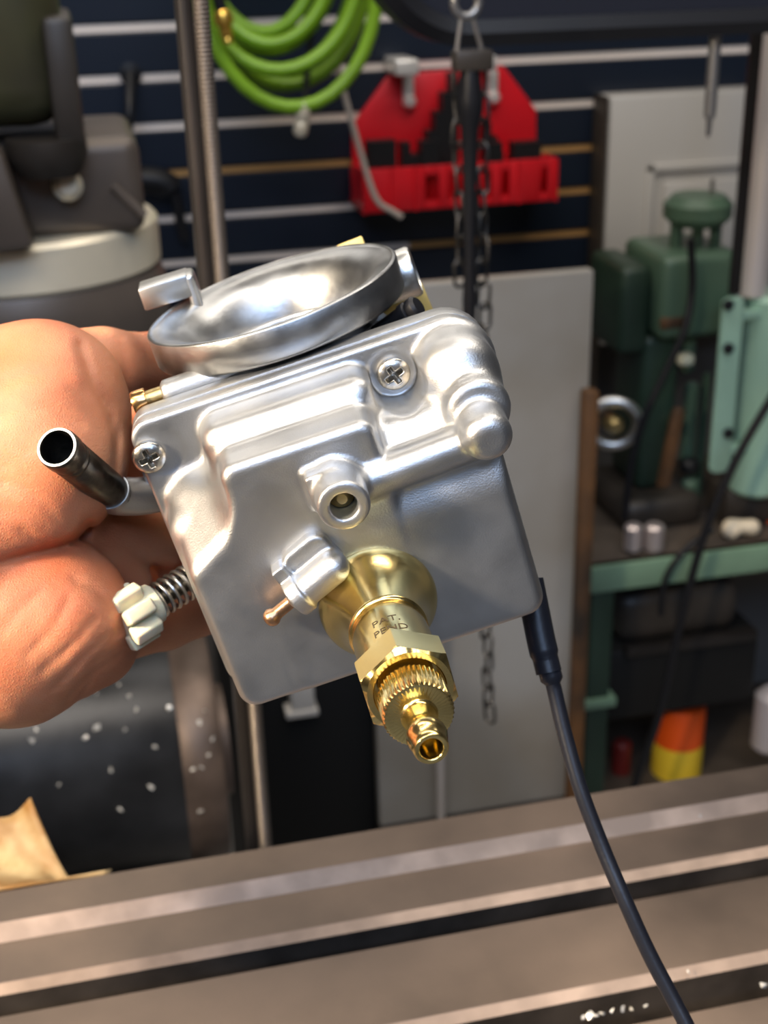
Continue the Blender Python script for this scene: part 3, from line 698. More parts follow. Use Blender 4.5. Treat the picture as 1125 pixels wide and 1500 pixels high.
part(MB().add(*bbox(dpx(948), dpx(990), YD - .062, YD - .050, dpz(462), dpz(446), 0.002)), 'name_plate_blank', M['rustboard'], dp)
dp.children[-1].name = 'side_strip'
part(vcyl(998, 1018, 478, 545), 'quill', M['green'], dp)
part(vcyl(992, 1016, 518, 534, YD - .03, .004), 'quill_knob', M['cream'], dp)
part(vcyl(1000, 1020, 560, 680), 'spindle_sleeve', M['green'], dp)
part(vcyl(1020, 1032, 545, 790, YD + .02), 'column', M['green'], dp)
part(vcyl(980, 994, 616, 632, YD - .04, .003), 'feed_knob', M['cream'], dp)
part(vcyl(996, 1024, 672, 692, YD - .03), 'chuck', M['blackoxide'], dp)
part(vcyl(998, 1022, 700, 752, YD - .03), 'table_post', M['green'], dp)
part(vcyl(996, 1024, 742, 756, YD - .035), 'post_collar', M['cream'], dp)
part(MB().add(*bbox(dpx(905), dpx(1030), YD - .07, YD + .10, zbt, dpz(700), 0.02, 3)), 'base', M['irondark'], dp)
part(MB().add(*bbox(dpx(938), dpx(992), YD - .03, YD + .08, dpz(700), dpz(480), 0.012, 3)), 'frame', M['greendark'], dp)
# big press: pale green sleeve with a steel column above
YQ = 1.66
bp_ = thing('press_column', 'pale green column sleeve with a bright steel column rising from it at the right edge', 'drill press', loc=(dpx(1120, 560, YQ), YQ, zbt))
part(vcyl(1082, 1158, 428, 716, YQ, .008, 48), 'sleeve', M['greenlight'], bp_)
part(vcyl(1104, 1146, -60, 430, YQ, .002, 40), 'steel_column', M['chrome'], bp_)
a0_, a1_ = at(1048, 560, YQ - .03), at(1073, 560, YQ - .03); a0_[2] = at(1062, 436, YQ - .03)[2]; a1_[2] = at(1062, 690, YQ - .03)[2]
mb = MB(); mb.add(*bevel_vf(prism_vf(rrect(a0_[0], a1_[0] + .006, a1_[2], a0_[2], 0.011), YQ - .035, YQ - .027, (0, 2, 1)), 0.002, 2)); [mb.add(*bbox(a1_[0] - .006, a1_[0] + .04, YQ - .028, YQ - .01, z__ - .006, z__ + .006, 0.001)) for z__ in (a1_[2] + .03, a0_[2] - .03)]; br = None
part(mb, 'side_bracket', M['greenlight'], bp_)
for py in (446, 510, 634):
    q = at(1066, py, YQ - .036); part(MB().add(*lathe_vf([(0, 0), (.008, 0), (.008, .004), (.004, .006), (0, .006)], 16), T=ax(q, (0, -1, 0))), 'bolt', M['blackoxide'], bp_)
part(MB().add(*bbox(dpx(1062, 700, YQ), dpx(1180, 700, YQ), YQ - .012, YQ + .06, zbt, dpz(712, 1100, YQ), 0.01)), 'foot', M['irondark'], bp_)
x0, x1 = at(1086, 250, YQ - .2)[0], at(1102, 250, YQ - .2)[0]
dpost = thing('dark_upright', 'thick dark upright bar left of the bright steel column at the right edge', 'post', loc=(x0, YQ - .2, at(1085, 445, YQ - .2)[2]))
part(MB().add(*bbox(x0, x1, YQ - .2, YQ - .19, at(1085, 432, YQ - .2)[2], 2.3, 0.003)), 'bar', M['post'], dpost)
# thin probe hanging at the top right
YZ = YS + 0.01; pq = at(1044, 110, YZ); mb = MB(); zq0, zq1 = at(1044, 172, YZ)[2], zb_ + 0.002; zq2 = at(1044, 202, YZ)[2]
prb = thing('thin_probe', 'thin steel rod hanging point down in front of the grey wall cabinet', 'rod', loc=(pq[0], YZ, zq2))
part(MB().add(*lathe_vf([(0, zq0), (.0048, zq0), (.0052, zq0 + .004), (.0052, zq1), (0, zq1)], 14), T=Matrix.Translation((pq[0], YZ, 0))), 'shaft', M['greymetal'], prb)
part(MB().add(*lathe_vf([(0, zq2), (.0022, zq2 + .003), (.0030, zq0), (0, zq0)], 10), T=Matrix.Translation((pq[0], YZ, 0))), 'point', M['greymetal'], prb)
# things on and under the bench
hw = thing('handwheel', 'bright steel ring-shaped hand wheel beside the drill press', 'hand wheel', loc=tuple(at(898, 620, YD - .06)))
q = at(898, 620, YD - .07)
part(MB().add(*tube_vf([tuple(q + np.array([.034 * math.cos(a), -.012 * math.cos(a), .034 * math.sin(a)])) for a in np.linspace(0, 2 * math.pi, 32, endpoint=False)], .0085, 12, closed=True)), 'rim', M['bright'], hw)
part(MB().add(*lathe_vf([(0, 0), (.014, 0), (.014, .02), (.008, .03), (0, .03)], 24), T=ax(q + np.array([0, .012, 0]), (0, -1, 0))), 'hub', M['brassdull'], hw)
part(MB().add(*tube_vf([q + np.array([0, 0.01, 0]), q + np.array([0, .12, 0])], .008, 12)), 'shaft', M['irondark'], hw)
o = MB().add(*bevel_vf(prism_vf([(dpx(932, 590), dpz(680, 930)), (dpx(948, 590), dpz(680, 930)), (dpx(962, 590), dpz(570, 950)), (dpx(948, 590), dpz(570, 950))], YD - .10, YD - .085, (0, 2, 1)), .002, 1)).build('wooden_slat', M['rustboard']); tag(o, 'brown wooden slat leaning between the hand wheel and the drill press', 'slat')
M['pinkmetal'] = mat('pinkish_metal', (0.70, 0.60, 0.58), 0.3, 0.7)
for nm, a, b, lab in (('spacer', 915, 940, 'short pale metal cylinder on the bench, left one of two'), ('spacer', 944, 972, 'short pale metal cylinder on the bench, right one of two')):
    o = vcyl(a, b, 768, 806, YN + .03, .004, 28); o = o.build(nm, M['pinkmetal']); tag(o, lab, 'metal cylinder', 'pale cylinders on the bench edge')
M['rag'] = mat('cream_rag', (0.86, 0.72, 0.52), 0.6, 0, 0.2, 60)
G = Grid((-36, -26, -18), (36, 26, 24), 1.6)
D = smin(smin(sph(G, (-14, 0, 0), 14), cone(G, (-14, 2, 2), (16, -4, 3), 13, 11), 8), sph(G, (20, 3, -3), 12), 8)
D = smax(D, -sph(G, (-2, -16, -12), 11), 5)
q = at(1076, 776, YN + .05)
o = sdf_obj('rag', G, D, M['rag'], None, 0.001, Matrix.Translation((q[0], YN + .032, zbt + .017))); tag(o, 'crumpled cream rag on the bench top near the right edge', 'rag')
M['orange'] = mat('orange_plastic', (0.85, 0.10, 0.01), 0.35)
M['yellow'] = mat('yellow_label', (0.90, 0.62, 0.04), 0.4)
bt = thing('orange_bottle', 'orange red bottle with a white cap on the bench at the right edge', 'bottle', loc=(dpx(1136, 720, YN + .09), YN + .09, zbt))
part(vcyl(1114, 1160, 668, 790, YN + .09, .008), 'bottle_body', M['orange'], bt)
part(vcyl(1116, 1144, 640, 668, YN + .09, .004), 'cap', M['palelabel'], bt)
YU = 1.62
sh_z = .175
can = thing('orange_can', 'orange can with a yellow band on the shelf under the green bench', 'can', loc=(dpx(1026, 1090, YU), YU + .08, sh_z))
ca, cb = dpx(992, 1090, YU), dpx(1061, 1090, YU); r = (cb - ca) / 2; zt_, zl_ = dpz(1046, 1026, YU + .08 - r), dpz(1099, 1026, YU + .08 - r)
part(MB().add(*lathe_vf([(0, sh_z), (r, sh_z), (r, zt_ - .01), (r * .9, zt_), (0, zt_)], 40), T=Matrix.Translation(((ca + cb) / 2, YU + .08, 0))), 'can_body', M['orange'], can)
part(MB().add(*lathe_vf([(r * 1.01, zl_ - .12), (r * 1.012, zl_ - .119), (r * 1.012, zl_ - .001), (r * 1.01, zl_)], 40), T=Matrix.Translation(((ca + cb) / 2, YU + .08, 0))), 'label_band', M['yellow'], can)
mx = thing('motor_box', 'black boxy motor housing fixed under the green bench top', 'motor', loc=(dpx(1000, 950, YU), YU + .1, dpz(1040, 1000, YU)))
part(MB().add(*bbox(dpx(890, 950, YU), dpx(1112, 950, YU), YU + .0, YU + .22, dpz(1042, 1000, YU), dpz(940, 1000, YU), 0.01)), 'housing', M['flatblack'], mx)
part(MB().add(*bbox(dpx(912, 900, YU), dpx(1090, 900, YU), YU + .01, YU + .2, dpz(942, 1000, YU), dpz(868, 1000, YU), 0.025, 3)), 'upper_cover', M['irondark'], mx)
part(MB().add(*bbox(dpx(915, 935, YU), dpx(1105, 935, YU), YU - .012, YU + .01, dpz(948, 1000, YU), dpz(934, 1000, YU), 0.003)), 'ledge', M['post'], mx)
M['pinkgrey'] = mat('pale_grey_can', (0.50, 0.46, 0.47), 0.4, 0.2)
o = vcyl(1106, 1150, 1010, 1098, YU, .012, 28).build('grey_tin', M['pinkgrey']); tag(o, 'pale grey tin under the bench at the right edge', 'tin')
o = vcyl(896, 922, 1085, 1180, YU + .1, .006, 24).build('red_tin', mat('dark_red', (0.22, 0.02, 0.015), 0.5)); tag(o, 'dark red tin under the bench beside the green leg', 'tin')
# cables over the bench
def cable(label, pts, r):
    o = MB().add(*tube_vf(smooth_path(pts, 8), r, 10)).build('power_cable', M['rubber']); return tag(o, label, 'cable')
cable('black cable hanging from the drill press head down to the bench', [at(1012, 350, YD - .09), at(1014, 420, YD - .09), at(1004, 480, YD - .1), at(975, 545, YD - .1), at(945, 610, YD - .1), at(925, 680, YD - .1), at(915, 760, YD - .1)], .0055)
cable('black cable sagging from the right edge across the bench front to the floor', [at(1170, 520, YN - .05), at(1125, 592, YN - .05), at(1080, 670, YN - .05), at(1040, 760, YN - .05), at(1012, 850, YN - .05), at(990, 940, YN - .05), at(965, 1050, YN - .05), at(935, 1135, YN - .05), at(905, 1250, YN - .05)], .0062)
cable('short dark cable looped over the front rail of the green bench', [at(1045, 775, YN - .012), at(1010, 800, YN - .012), at(985, 828, YN - .012), at(972, 858, YN - .012), at(968, 900, YN - .01)], .0045)


# ------------------------------------------------------------------ the carburetor (local axes u right, v up to the mouth, w towards the bowl face; millimetres)
_t, _a = math.radians(24), math.radians(18.6)
Wv = np.array([math.sin(_t) * math.sin(_a), -math.sin(_t) * math.cos(_a), math.cos(_t)])
Uv = np.array([math.cos(_a), math.sin(_a), 0.0]); Vv = np.cross(Wv, Uv)
Ov = ray(560, 820) * 0.300
CARB_C = Matrix([[Uv[i], Vv[i], Wv[i], Ov[i]] for i in range(3)] + [[0, 0, 0, 1]])
CARB = MCAM @ CARB_C
carb = thing('carburetor', 'silver cast aluminium carburetor with brass drain fitting held up in a bare hand', 'carburetor', M4=CARB)
S = Matrix.Scale(0.001, 4)
def uvw(px, py, W):                             # bowl-plane coordinates of a pixel at height W (mm)
    r = ray(px, py); o = Ov * 1000; t = ((o + W * Wv) @ Wv) / (r @ Wv); p = r * t - o
    return float(p @ Uv), float(p @ Vv), W
def cpart(mb, name, m, parent=None, smooth=40, label=None):    # mm mesh in carburetor axes
    o = MB().add(mb.v, mb.f, S); o.mi = mb.mi; o = o.build(name, m, parent or carb, smooth)
    if label: o['label'] = label
    return o

# float bowl
G = Grid((-53, -33, -33), (45, 48, 17), 0.5); x, y, z = G.p()
fl2 = smin(np.maximum(box2(x, y, -47.5, 36.0, -26.5, 42.5, 5), (-(x + 47.4) + (-(y - 6)) * 0.07) / 1.0), np.sqrt((x - 30.4) ** 2 + (y - 31.6) ** 2) - 10.9, 2)
flange = extr(fl2 + 0 * z, z, -28.9, -24, 0.9)
A1 = box2(x, y, -31, 11, -27, 39.2, 5.0); A2 = box2(x, y, -45.8, 34.5, -27.3, 20.5, 5)
A3 = box2(x, y, 2, 33, -27, 29.5, 4)
A = extr(smin(A1, A2, 5) + 0.05 * (z + 13), z, -30, -11.5, 4.6)
SAD = smax(extr(A3 + 0 * z, z, -30, -1.8, 3.0), (y - 21.0) * 0.66 + (z + 2.2) * 0.75 + 0 * x, 3.0)
B1 = box2(x, y, -28.3, 8.0, -27.2, 33.6, 4.0); B2 = None
draft = -0.075 * z
BL = extr(B1 - np.maximum(draft, 0) + 0 * z, z, -30, 0, 2.6)
BLL = smax(extr(box2(x, y, -43.0, -18, -27.3, 26, 4.5) - np.maximum(draft, 0) + 0 * z, z, -30, 0, 2.6), ((x + 37) * (-0.50) + (y - 14.8) * 0.86) * 0.88 + (z + 0.5) * 0.47, 3.0)
BL = smax(smin(BL, BLL, 6.0), extr(box2(x, y, -43.0, 33.6, -27.3, 60, 4.5) - np.maximum(draft, 0) + 0 * z, z, -40, 0, 2.6), 0.4)
BR_ = extr(box2(x, y, -30, 33.6, -27.3, 19, 4.5) - np.maximum(draft, 0), z, -30, 0, 2.6)
BR_ = smax(BR_, (y - 9.2) * 0.50 + z * 0.866, 1.6)
bowl = smin(flange, A, 1.6)
bowl = smin(bowl, SAD, 2.0)
bowl = smin(bowl, smin(BL, BR_, 1.0), 2.2)
bowl = smax(bowl, -27.4 + 0.075 * z - y + 0 * x, 1.0)
# corner tower on the right
tw = cyl(G, (30.6, 31.8, -30), (30.6, 31.4, -8.5), 9.7, 8.0)
tw = smin(tw, cyl(G, (31.6, 27.0, -30), (31.6, 25.6, -3.2), 7.6, 2.2), 3.2)
tw = smin(tw, cyl(G, (31.4, 24.5, -16), (30.9, 22.2, 7.2), 5.7, 3.6), 2.0)
bowl = smin(bowl, tw, 2.5)
rod_ = cone(G, (0, 19.2, -1.4), (29, 20.2, -2.0), 4.3, 4.3)
bowl = smin(bowl, rod_, 1.6)
jb = cyl(G, (-3.6, 22.2, -12), (-3.9, 20.8, 12.0), 5.9, 0.9)
jl = extr(box2(x, y, -10.6, -3, 18, 27, 1.0) + 0 * z, z, -8, 4.6, 0.6)
bowl = smin(bowl, smin(jb, jl, 2.0), 2.2)
# screw wells and the jet hole
bowl = smax(bowl, -cyl(G, (16.4, 34.2, -24.0), (16.4, 34.2, 10), 5.9, 0.3), 0.8)
bowl = smax(bowl, -cyl(G, (-45.0 + 3.2, 34.2, -24.0), (-45.0 + 3.2, 34.2, 10), 5.6, 0.3), 0.8)
bowl = smax(bowl, -cyl(G, (-3.9, 20.8, 3), (-3.9, 20.8, 20), 3.1, 0.2), 0.6)
bowl_o = sdf_obj('float_bowl', G, bowl, M['cast'], carb)
bowl_o['label'] = 'satin cast aluminium float bowl facing the viewer'

# jet seen in the hole
mb = MB(); mb.add(*lathe_vf([(0, 7.6), (1.1, 7.6), (1.5, 7.2), (2.0, 6.0), (2.9, 5.2), (2.9, 2.5)], 32), T=Matrix.Translation((-3.9, 20.8, 0)))
cpart(mb, 'main_jet', M['brassdull'], label='brass jet inside the hollow boss')

# gasket and body flange
def plate(z0, z1, g, m, name, bev):
    arc = lambda cx_, cy_, r_, a0, a1: [(cx_ + (r_ + g) * math.cos(math.radians(a0 + (a1 - a0) * k / 10)), cy_ + (r_ + g) * math.sin(math.radians(a0 + (a1 - a0) * k / 10))) for k in range(11)]
    poly = arc(30.4, 31.6, 10.9, -40, 90) + arc(-42.5, 37.5, 5, 90, 180) + arc(-40.5, -21.5, 4.6, 180, 270) + arc(30, -21.5, 5, 270, 355)
    mb = MB(); mb.add(*bevel_vf(prism_vf(poly, z0, z1, (0, 1, 2)), bev, 2))
    return cpart(mb, name, m)
plate(-30.5, -28.7, -0.9, M['flatblack'], 'gasket', 0.1)
plate(-36.4, -30.2, 0.0, M['castbody'], 'body_flange', 0.5)

# throttle body
G = Grid((-52, -40, -112), (44, 46, -32), 0.8); x, y, z = G.p()
body = cyl(G, (-5.5, -36, -64), (-5.5, 40.0, -64), 25.5, 2)
body = smin(body, extr(box2(x, y, -36, 28, -22, 36, 8) + 0 * z, z, -62, -34, 2), 6)
body = smin(body, extr(box2(x, y, -28, 18, -16, 22, 8) + 0 * z, z, -110, -60, 3), 5)
body = smin(body, cyl(G, (-38.5, 42.2, -40.5), (-10, 42.2, -40.5), 3.6, 1.2), 3)
body = smin(body, cyl(G, (-52, 20, -50), (-20, 20, -50), 4.6, 1), 3)
body = smin(body, cyl(G, (-51, -11, -50), (-20, -11, -50), 4.5, 1), 3)
body = smin(body, cyl(G, (-5.5, -39, -64), (-5.5, -30, -64), 30, 2), 2)
body = smax(body, -cyl(G, (-5.5, -60, -64), (-5.5, 60, -64), 20, 0.1), 1)
sdf_obj('throttle_body', G, body, M['castbody'], carb)
# slide inside the bore
mb = MB(); mb.add(*lathe_vf([(0, 0), (19.6, 0), (19.8, -2), (19.8, -50)], 64), T=ax((-5.5, 6, -64), (0, 1, 0)))
cpart(mb, 'throttle_slide', M['darksteel'])
# intake bell
prof = []
Rb = 34.0
for k in range(25):
    t = k / 24; a = t * math.pi / 2
    prof.append((20.2 + (Rb - 1.3 - 20.2) * (1 - math.cos(a)) ** 1.0, -20 + 19.6 * math.sin(a)))
prof += [(Rb - 0.9, 0.0), (Rb - 0.35, -0.1), (Rb, -0.6), (Rb, -8.0), (Rb - 0.5, -8.8), (Rb - 2.0, -9.1), (28.5, -9.4), (26.5, -11), (25.5, -14), (25.5, -24)]
mb = MB(); mb.add(*lathe_vf(prof, 128), T=ax((-5.8, 52.6, -64), (0, 1, 0)))
cpart(mb, 'intake_bell', M['bell'], smooth=50, label='machined round intake bell on top')
# brass drain fitting on the bowl face
PX, PY = 0.0, 0.0
tp = Matrix.Translation((PX, PY, 0))
base = [(0, -1), (13.5, -0.6), (14.0, 0.0), (14.05, 0.9), (13.9, 1.8), (13.3, 3.0), (12.3, 4.4), (11.4, 6.0), (10.6, 7.8), (9.95, 9.8), (9.5, 11.8), (9.2, 13.8), (9.1, 15.0),
        (9.05, 15.6), (8.5, 16.0), (8.45, 17.2), (8.62, 17.6), (8.65, 20), (8.65, 33.4), (0, 33.4)]
mb = MB(); mb.add(*lathe_vf(base, 96), T=tp)
plug = cpart(mb, 'drain_fitting', M['brass'], smooth=50, label='polished brass drain fitting screwed into the bowl')
plug.location = (-0.0042, -0.0100, 0.0); plug.rotation_euler = (0, math.radians(2.07), 0)
# hex
mb = MB(); Rh = 10.7; rot = math.radians(88)
hexp = [(Rh * math.cos(rot + math.pi * k / 3), Rh * math.sin(rot + math.pi * k / 3)) for k in range(6)]
NS = 96; rings = []
def hexr(a):
    q = (a - rot) % (math.pi / 3); return Rh * math.cos(math.pi / 6) / math.cos(q - math.pi / 6)
v, f = [], []
levels = [(33.2, 99, 0.0), (33.2, 10.0, 0), (34.1, 99, 0), (40.4, 99, 0), (41.4, 9.5, 0), (41.4, 7.6, 0), (36, 7.5, 0)]
prof = [(33.2, 6.0), (33.2, 9.0), (33.2, 99), (41.0, 99), (41.2, 10.35), (42.0, 9.0), (42.0, 7.75), (41.7, 7.5), (37.0, 7.5), (37.0, 0.5)]
for zz, rr in prof:
    ring = []
    for k in range(NS):
        a = rot + 2 * math.pi * k / NS; r = min(rr, hexr(a)); ring.append(len(v)); v.append((PX + r * math.cos(a), PY + r * math.sin(a), zz))
    rings.append(ring)
for a_, b_ in zip(rings, rings[1:]):
    for k in range(NS): f.append((a_[k], b_[k], b_[(k + 1) % NS], a_[(k + 1) % NS]))
mb.add(v, f); cpart(mb, 'hex_nut', M['brass'], plug, smooth=14)
# knurled ring
mb = MB(); nk = 44; v, f, rings = [], [], []
for zz, rr, kn in [(38, 6.2, 0), (43.2, 6.3, 0), (43.4, 6.9, 0.25), (43.9, 7.35, 1), (51.0, 7.35, 1), (51.5, 7.0, 0.3), (51.7, 6.5, 0), (51.75, 3.4, 0), (51.75, 3.1, 0)]:
    ring = []
    for k in range(nk * 4):
        a = 2 * math.pi * k / (nk * 4); r = rr - kn * (0.42 if k % 4 == 0 else 0.2 if k % 4 in (1, 3) else 0) ; ring.append(len(v)); v.append((PX + r * math.cos(a), PY + r * math.sin(a), zz))
    rings.append(ring)
for a_, b_ in zip(rings, rings[1:]):
    n_ = len(a_)
    for k in range(n_): f.append((a_[k], b_[k], b_[(k + 1) % n_], a_[(k + 1) % n_]))
mb.add(v, f); cpart(mb, 'knurled_ring', M['brass'], plug, smooth=25)
barb = [(0, 49), (3.3, 49), (3.9, 51.7), (3.5, 52.1), (3.25, 52.8), (3.1, 55.0), (3.15, 56.6), (3.6, 57.5), (4.0, 58.6), (4.08, 59.6), (3.85, 60.8), (3.6, 61.6), (3.55, 62.6), (3.42, 63.7), (3.2, 64.0), (2.5, 64.0), (2.3, 63.8), (2.25, 63.2), (2.25, 53), (0, 52.5)]
mb = MB(); mb.add(*lathe_vf(barb, 64), T=tp); cpart(mb, 'hose_barb', M['brass'], plug, smooth=50)
# engraved words round the neck
mb = MB()
def words(txt, wid, zc, hgt, ang0):
    cu = bpy.data.curves.new('t', 'FONT'); cu.body = txt; cu.extrude = 0.0; cu.resolution_u = 3
    ob = bpy.data.objects.new('t', cu); COL.objects.link(ob); bpy.context.view_layer.update()
    me = bpy.data.meshes.new_from_object(ob.evaluated_get(bpy.context.evaluated_depsgraph_get()))
    bm = bmesh.new(); bm.from_mesh(me); bmesh.ops.triangulate(bm, faces=bm.faces); bmesh.ops.subdivide_edges(bm, edges=[e for e in bm.edges if e.calc_length() > 0.25], cuts=2); 
    bmesh.ops.triangulate(bm, faces=bm.faces); bm.verts.index_update()
    P = np.array([v_.co[:] for v_ in bm.verts]); Fc = [[v_.index for v_ in f_.verts] for f_ in bm.faces]; bm.free()
    bpy.data.objects.remove(ob); bpy.data.meshes.remove(me); bpy.data.curves.remove(cu)
    X = (P[:, 0] - P[:, 0].min()) / np.ptp(P[:, 0]) - 0.5; Y = (P[:, 1] - P[:, 1].min()) / 0.73
    an = math.pi / 2 - (ang0 + X * wid / 8.65)
    zz = zc + hgt / 2 - Y * hgt
    mb.add([(PX + 8.70 * math.cos(q), PY + 8.70 * math.sin(q), w_) for q, w_ in zip(an, zz)], Fc)
words('PAT.', 6.2, 25.2, 2.5, 0.02); words('PEND', 7.6, 29.4, 2.5, 0.06)
cpart(mb, 'lettering', M['ink'], plug, smooth=0, label='dark engraved letters PAT. PEND')

# overflow elbow with its copper pin
G = Grid((-34, -8, -4), (-4, 18, 14), 0.3); x, y, z = G.p()
e0 = np.array(uvw(487, 832, 5.0)); e1 = np.array(uvw(428, 880, 5.0))
dirE = (e1 - e0) / np.linalg.norm(e1 - e0); nrm = np.array([-dirE[1], dirE[0], 0])
el = cone(G, e0, e0 + dirE * 9.0, 3.9, 3.9)
t_ = (x - e0[0]) * dirE[0] + (y - e0[1]) * dirE[1] + 0 * z; s_ = (x - e0[0]) * nrm[0] + (y - e0[1]) * nrm[1] + 0 * z
sx = s_ if nrm[1] > 0 else -s_
web = extr(box2(t_, sx, -3.2, 9.0, -3.6, 8.6, 3.4), z + 0 * x, -4, 3.2, 1.0)
el = smin(el, web, 1.6)
col_ = cyl(G, e0 + dirE * 8.2, e0 + dirE * 11.6, 4.7, 0.5)
colw = extr(box2(t_, sx, 8.2, 11.6, -4.2, 8.0, 0.8), z + 0 * x, -4, 4.8, 0.5)
el = smin(el, smin(col_, colw, 0.6), 0.7)
el = smax(el, -(z + 2.0) + 0 * x + 0 * y, 0.2)
elbow = sdf_obj('overflow_elbow', G, el, M['satin'], carb)
elbow['label'] = 'bright cast elbow with a stepped collar'
p0 = e0 + dirE * 11; p1 = e0 + dirE * 18.3
mb = MB(); mb.add(*lathe_vf([(0, 0), (1.5, 0), (1.5, 5.2), (1.6, 5.9), (2.05, 6.6), (2.15, 7.4), (1.9, 8.2), (1.3, 8.8), (0.9, 8.9), (0.8, 8.4), (0, 8.2)], 28), T=ax(p0, p1 - p0))
cpart(mb, 'copper_pin', M['copper'], elbow, label='thin copper pin with a rounded end')

# cross-head screws
def screw(c, r, ang):
    G = Grid((c[0] - r - 1, c[1] - r - 1, c[2] - 1), (c[0] + r + 1, c[1] + r + 1, c[2] + 5), 0.16); x, y, z = G.p()
    dx = x - c[0]; dy = y - c[1]
    d = extr(np.sqrt(dx * dx + dy * dy) - r + 0 * z, z, c[2] - 0.9, c[2] + 2.8, 1.7)
    d = smax(d, np.sqrt(dx * dx + dy * dy + (z - c[2] + 4.2) ** 2) - 7.1, 0.5)
    ca, sa = math.cos(ang), math.sin(ang); p = dx * ca + dy * sa; q = -dx * sa + dy * ca
    taper = 0.22 * (z - c[2] - 2.8)
    cr = np.minimum(box2(p, q, -2.45, 2.45, -0.72, 0.72, 0.1), box2(p, q, -0.72, 0.72, -2.45, 2.45, 0.1)) - taper
    cr = np.maximum(cr, c[2] + 0.5 - z + 0 * cr)
    d = smax(d, -cr, 0.25)
    return sdf_obj('screw', G, d, M['screw'], carb, relax=1)
s1 = screw((-45.0 + 0.3, 34.0, -24.0), 4.05, 0.12); s2 = screw((16.5, 34.2, -24.0), 4.05, 0.35)

# air screw, brass, left
mb = MB(); T = ax((-38.0, 42.4, -40.5), (-1, 0, 0))
mb.add(*lathe_vf([(0, -2), (2.2, -2), (2.2, 3.5), (2.15, 4.0), (2.15, 5.0), (0, 5)], 32), T=T); airs = cpart(mb, 'air_screw', M['brassdull'])
mb = MB(); mb.add(*lathe_vf([(0, 4.4), (3.0, 4.4), (3.15, 4.7), (3.15, 7.6), (2.9, 8.1), (2.2, 8.2), (2.1, 7.8), (0, 7.7)], 40), T=T); cpart(mb, 'screw_head', M['orangebrass'], airs, label='shiny orange brass head')

# fuel spigot: open dark tube towards the viewer
a0 = np.array(uvw(170, 726, -44)); a1 = np.array(uvw(83, 655, -17)); L = float(np.linalg.norm(a1 - a0))
mb = MB(); mb.add(*lathe_vf([(0, -3), (4.3, -3), (4.7, 0), (4.7, L - 9.5), (4.45, L - 9.2), (4.45, L - 8.6), (4.75, L - 8.2), (4.75, L - 7.4), (4.45, L - 7.0), (4.6, L - 6), (5.0, L - 4), (5.0, L - 1.2), (4.85, L - 0.2), (4.6, L), (4.2, L), (3.95, L - 0.3), (3.9, L - 1), (3.9, L - 14), (0, L - 14)], 64), T=ax(a0, a1 - a0))
spig = cpart(mb, 'fuel_spigot', M['darksteel'], smooth=50, label='dark open-ended steel fuel tube')
mb = MB(); mb.add(*lathe_vf([(4.80, L - 0.35), (4.68, L + 0.05), (4.15, L + 0.05), (4.05, L - 0.35)], 64), T=ax(a0, a1 - a0)); cpart(mb, 'bright_lip', M['bright'], spig)
mb = MB(); mb.add(*tube_vf(smooth_path([a0 + (a1 - a0) * 0.12, a0, (a0 + np.array((-47., 17., -50.))) / 2 + np.array((0, -2.5, -1)), (-44, 14, -52), (-28, 12, -55)], 6), 5.0, 24)); cpart(mb, 'spigot_arm', M['castbody'])

# idle adjuster: spring, stem and lobed nylon knob
k1 = np.array(uvw(203, 897, -31)); k0 = np.array(uvw(286, 846, -41)); kd = (k1 - k0) / np.linalg.norm(k1 - k0); KL = float(np.linalg.norm(k1 - k0))
mb = MB(); mb.add(*tube_vf([k0 - kd * 8, k1], 2.2, 16)); stem = cpart(mb, 'adjuster_screw', M['darksteel'])
T = ax(k0, kd)
pts = []
for k in range(0, 26 * 9):
    a = 2 * math.pi * k / 26; pts.append(T @ Vector((4.3 * math.cos(a), 4.3 * math.sin(a), -5 + (KL + 0.5) * k / 234)))
mb = MB(); mb.add(*tube_vf(pts, 0.55, 8)); cpart(mb, 'spring', M['spring'], label='wire compression spring')
Tk = ax(k1, kd)
mb = MB(); mb.add(*lathe_vf([(0, -5.5), (4.6, -5.5), (5.4, -4.8), (5.6, -3), (5.0, -1.0), (4.8, 4.6), (4.2, 5.2), (0, 5.4)], 48), T=Tk)
for k in range(7):
    Q = Tk @ Matrix.Rotation(2 * math.pi * k / 7 + 0.2, 4, 'Z')
    mb.add(*bevel_vf(box_vf(3.8, 8.1, -1.95, 1.95, -2.2, 6.0), 0.8, 3), T=Q)
cpart(mb, 'adjuster_knob', M['nylon'], label='yellowed white plastic adjuster knob with square lobes')

# lever bar, cap, bracket and rubber bits behind the bell
def P3(px, py, w): return np.array(uvw(px, py, w))
b0, b1, b2 = P3(208, 437, -86), P3(266, 419, -86), P3(283, 424, -86)
mb = MB(); up = np.array((0, 0, 1.0))
d = (b1 - b0) / np.linalg.norm(b1 - b0)
T = ax(b0, d, (0, 0, 1)); Lb = float(np.linalg.norm(b1 - b0))
mb.add(*bevel_vf(box_vf(-7, 3.2, -3.2, 3.0, 0, Lb + 2.5), 0.5, 2), T=T)
mb.add(*bevel_vf(box_vf(-7, 3.2, -3.0, 14, Lb + 1.0, Lb + 4.2), 1.3, 3), T=T)
mb.add(*tube_vf([b2 + np.array((1, -12, -3.)), np.array((-22, 26, -78.))], 3.0, 12))
cpart(mb, 'choke_lever', M['bright'], label='bright flat lever behind the intake bell')
mb = MB(); c0 = P3(603, 398, -76)
mb.add(*lathe_vf([(0, -9), (6.6, -9), (6.9, -2.0), (7.0, 0.2), (6.6, 1.0), (6.0, 1.2), (5.6, 0.6), (0, 0.5)], 48), T=ax(c0, (1, 0.05, 0.12)))
cpart(mb, 'end_cap', M['bright'], label='bright round end cap to the right of the bell')
mb = MB(); q0 = P3(606, 447, -84)
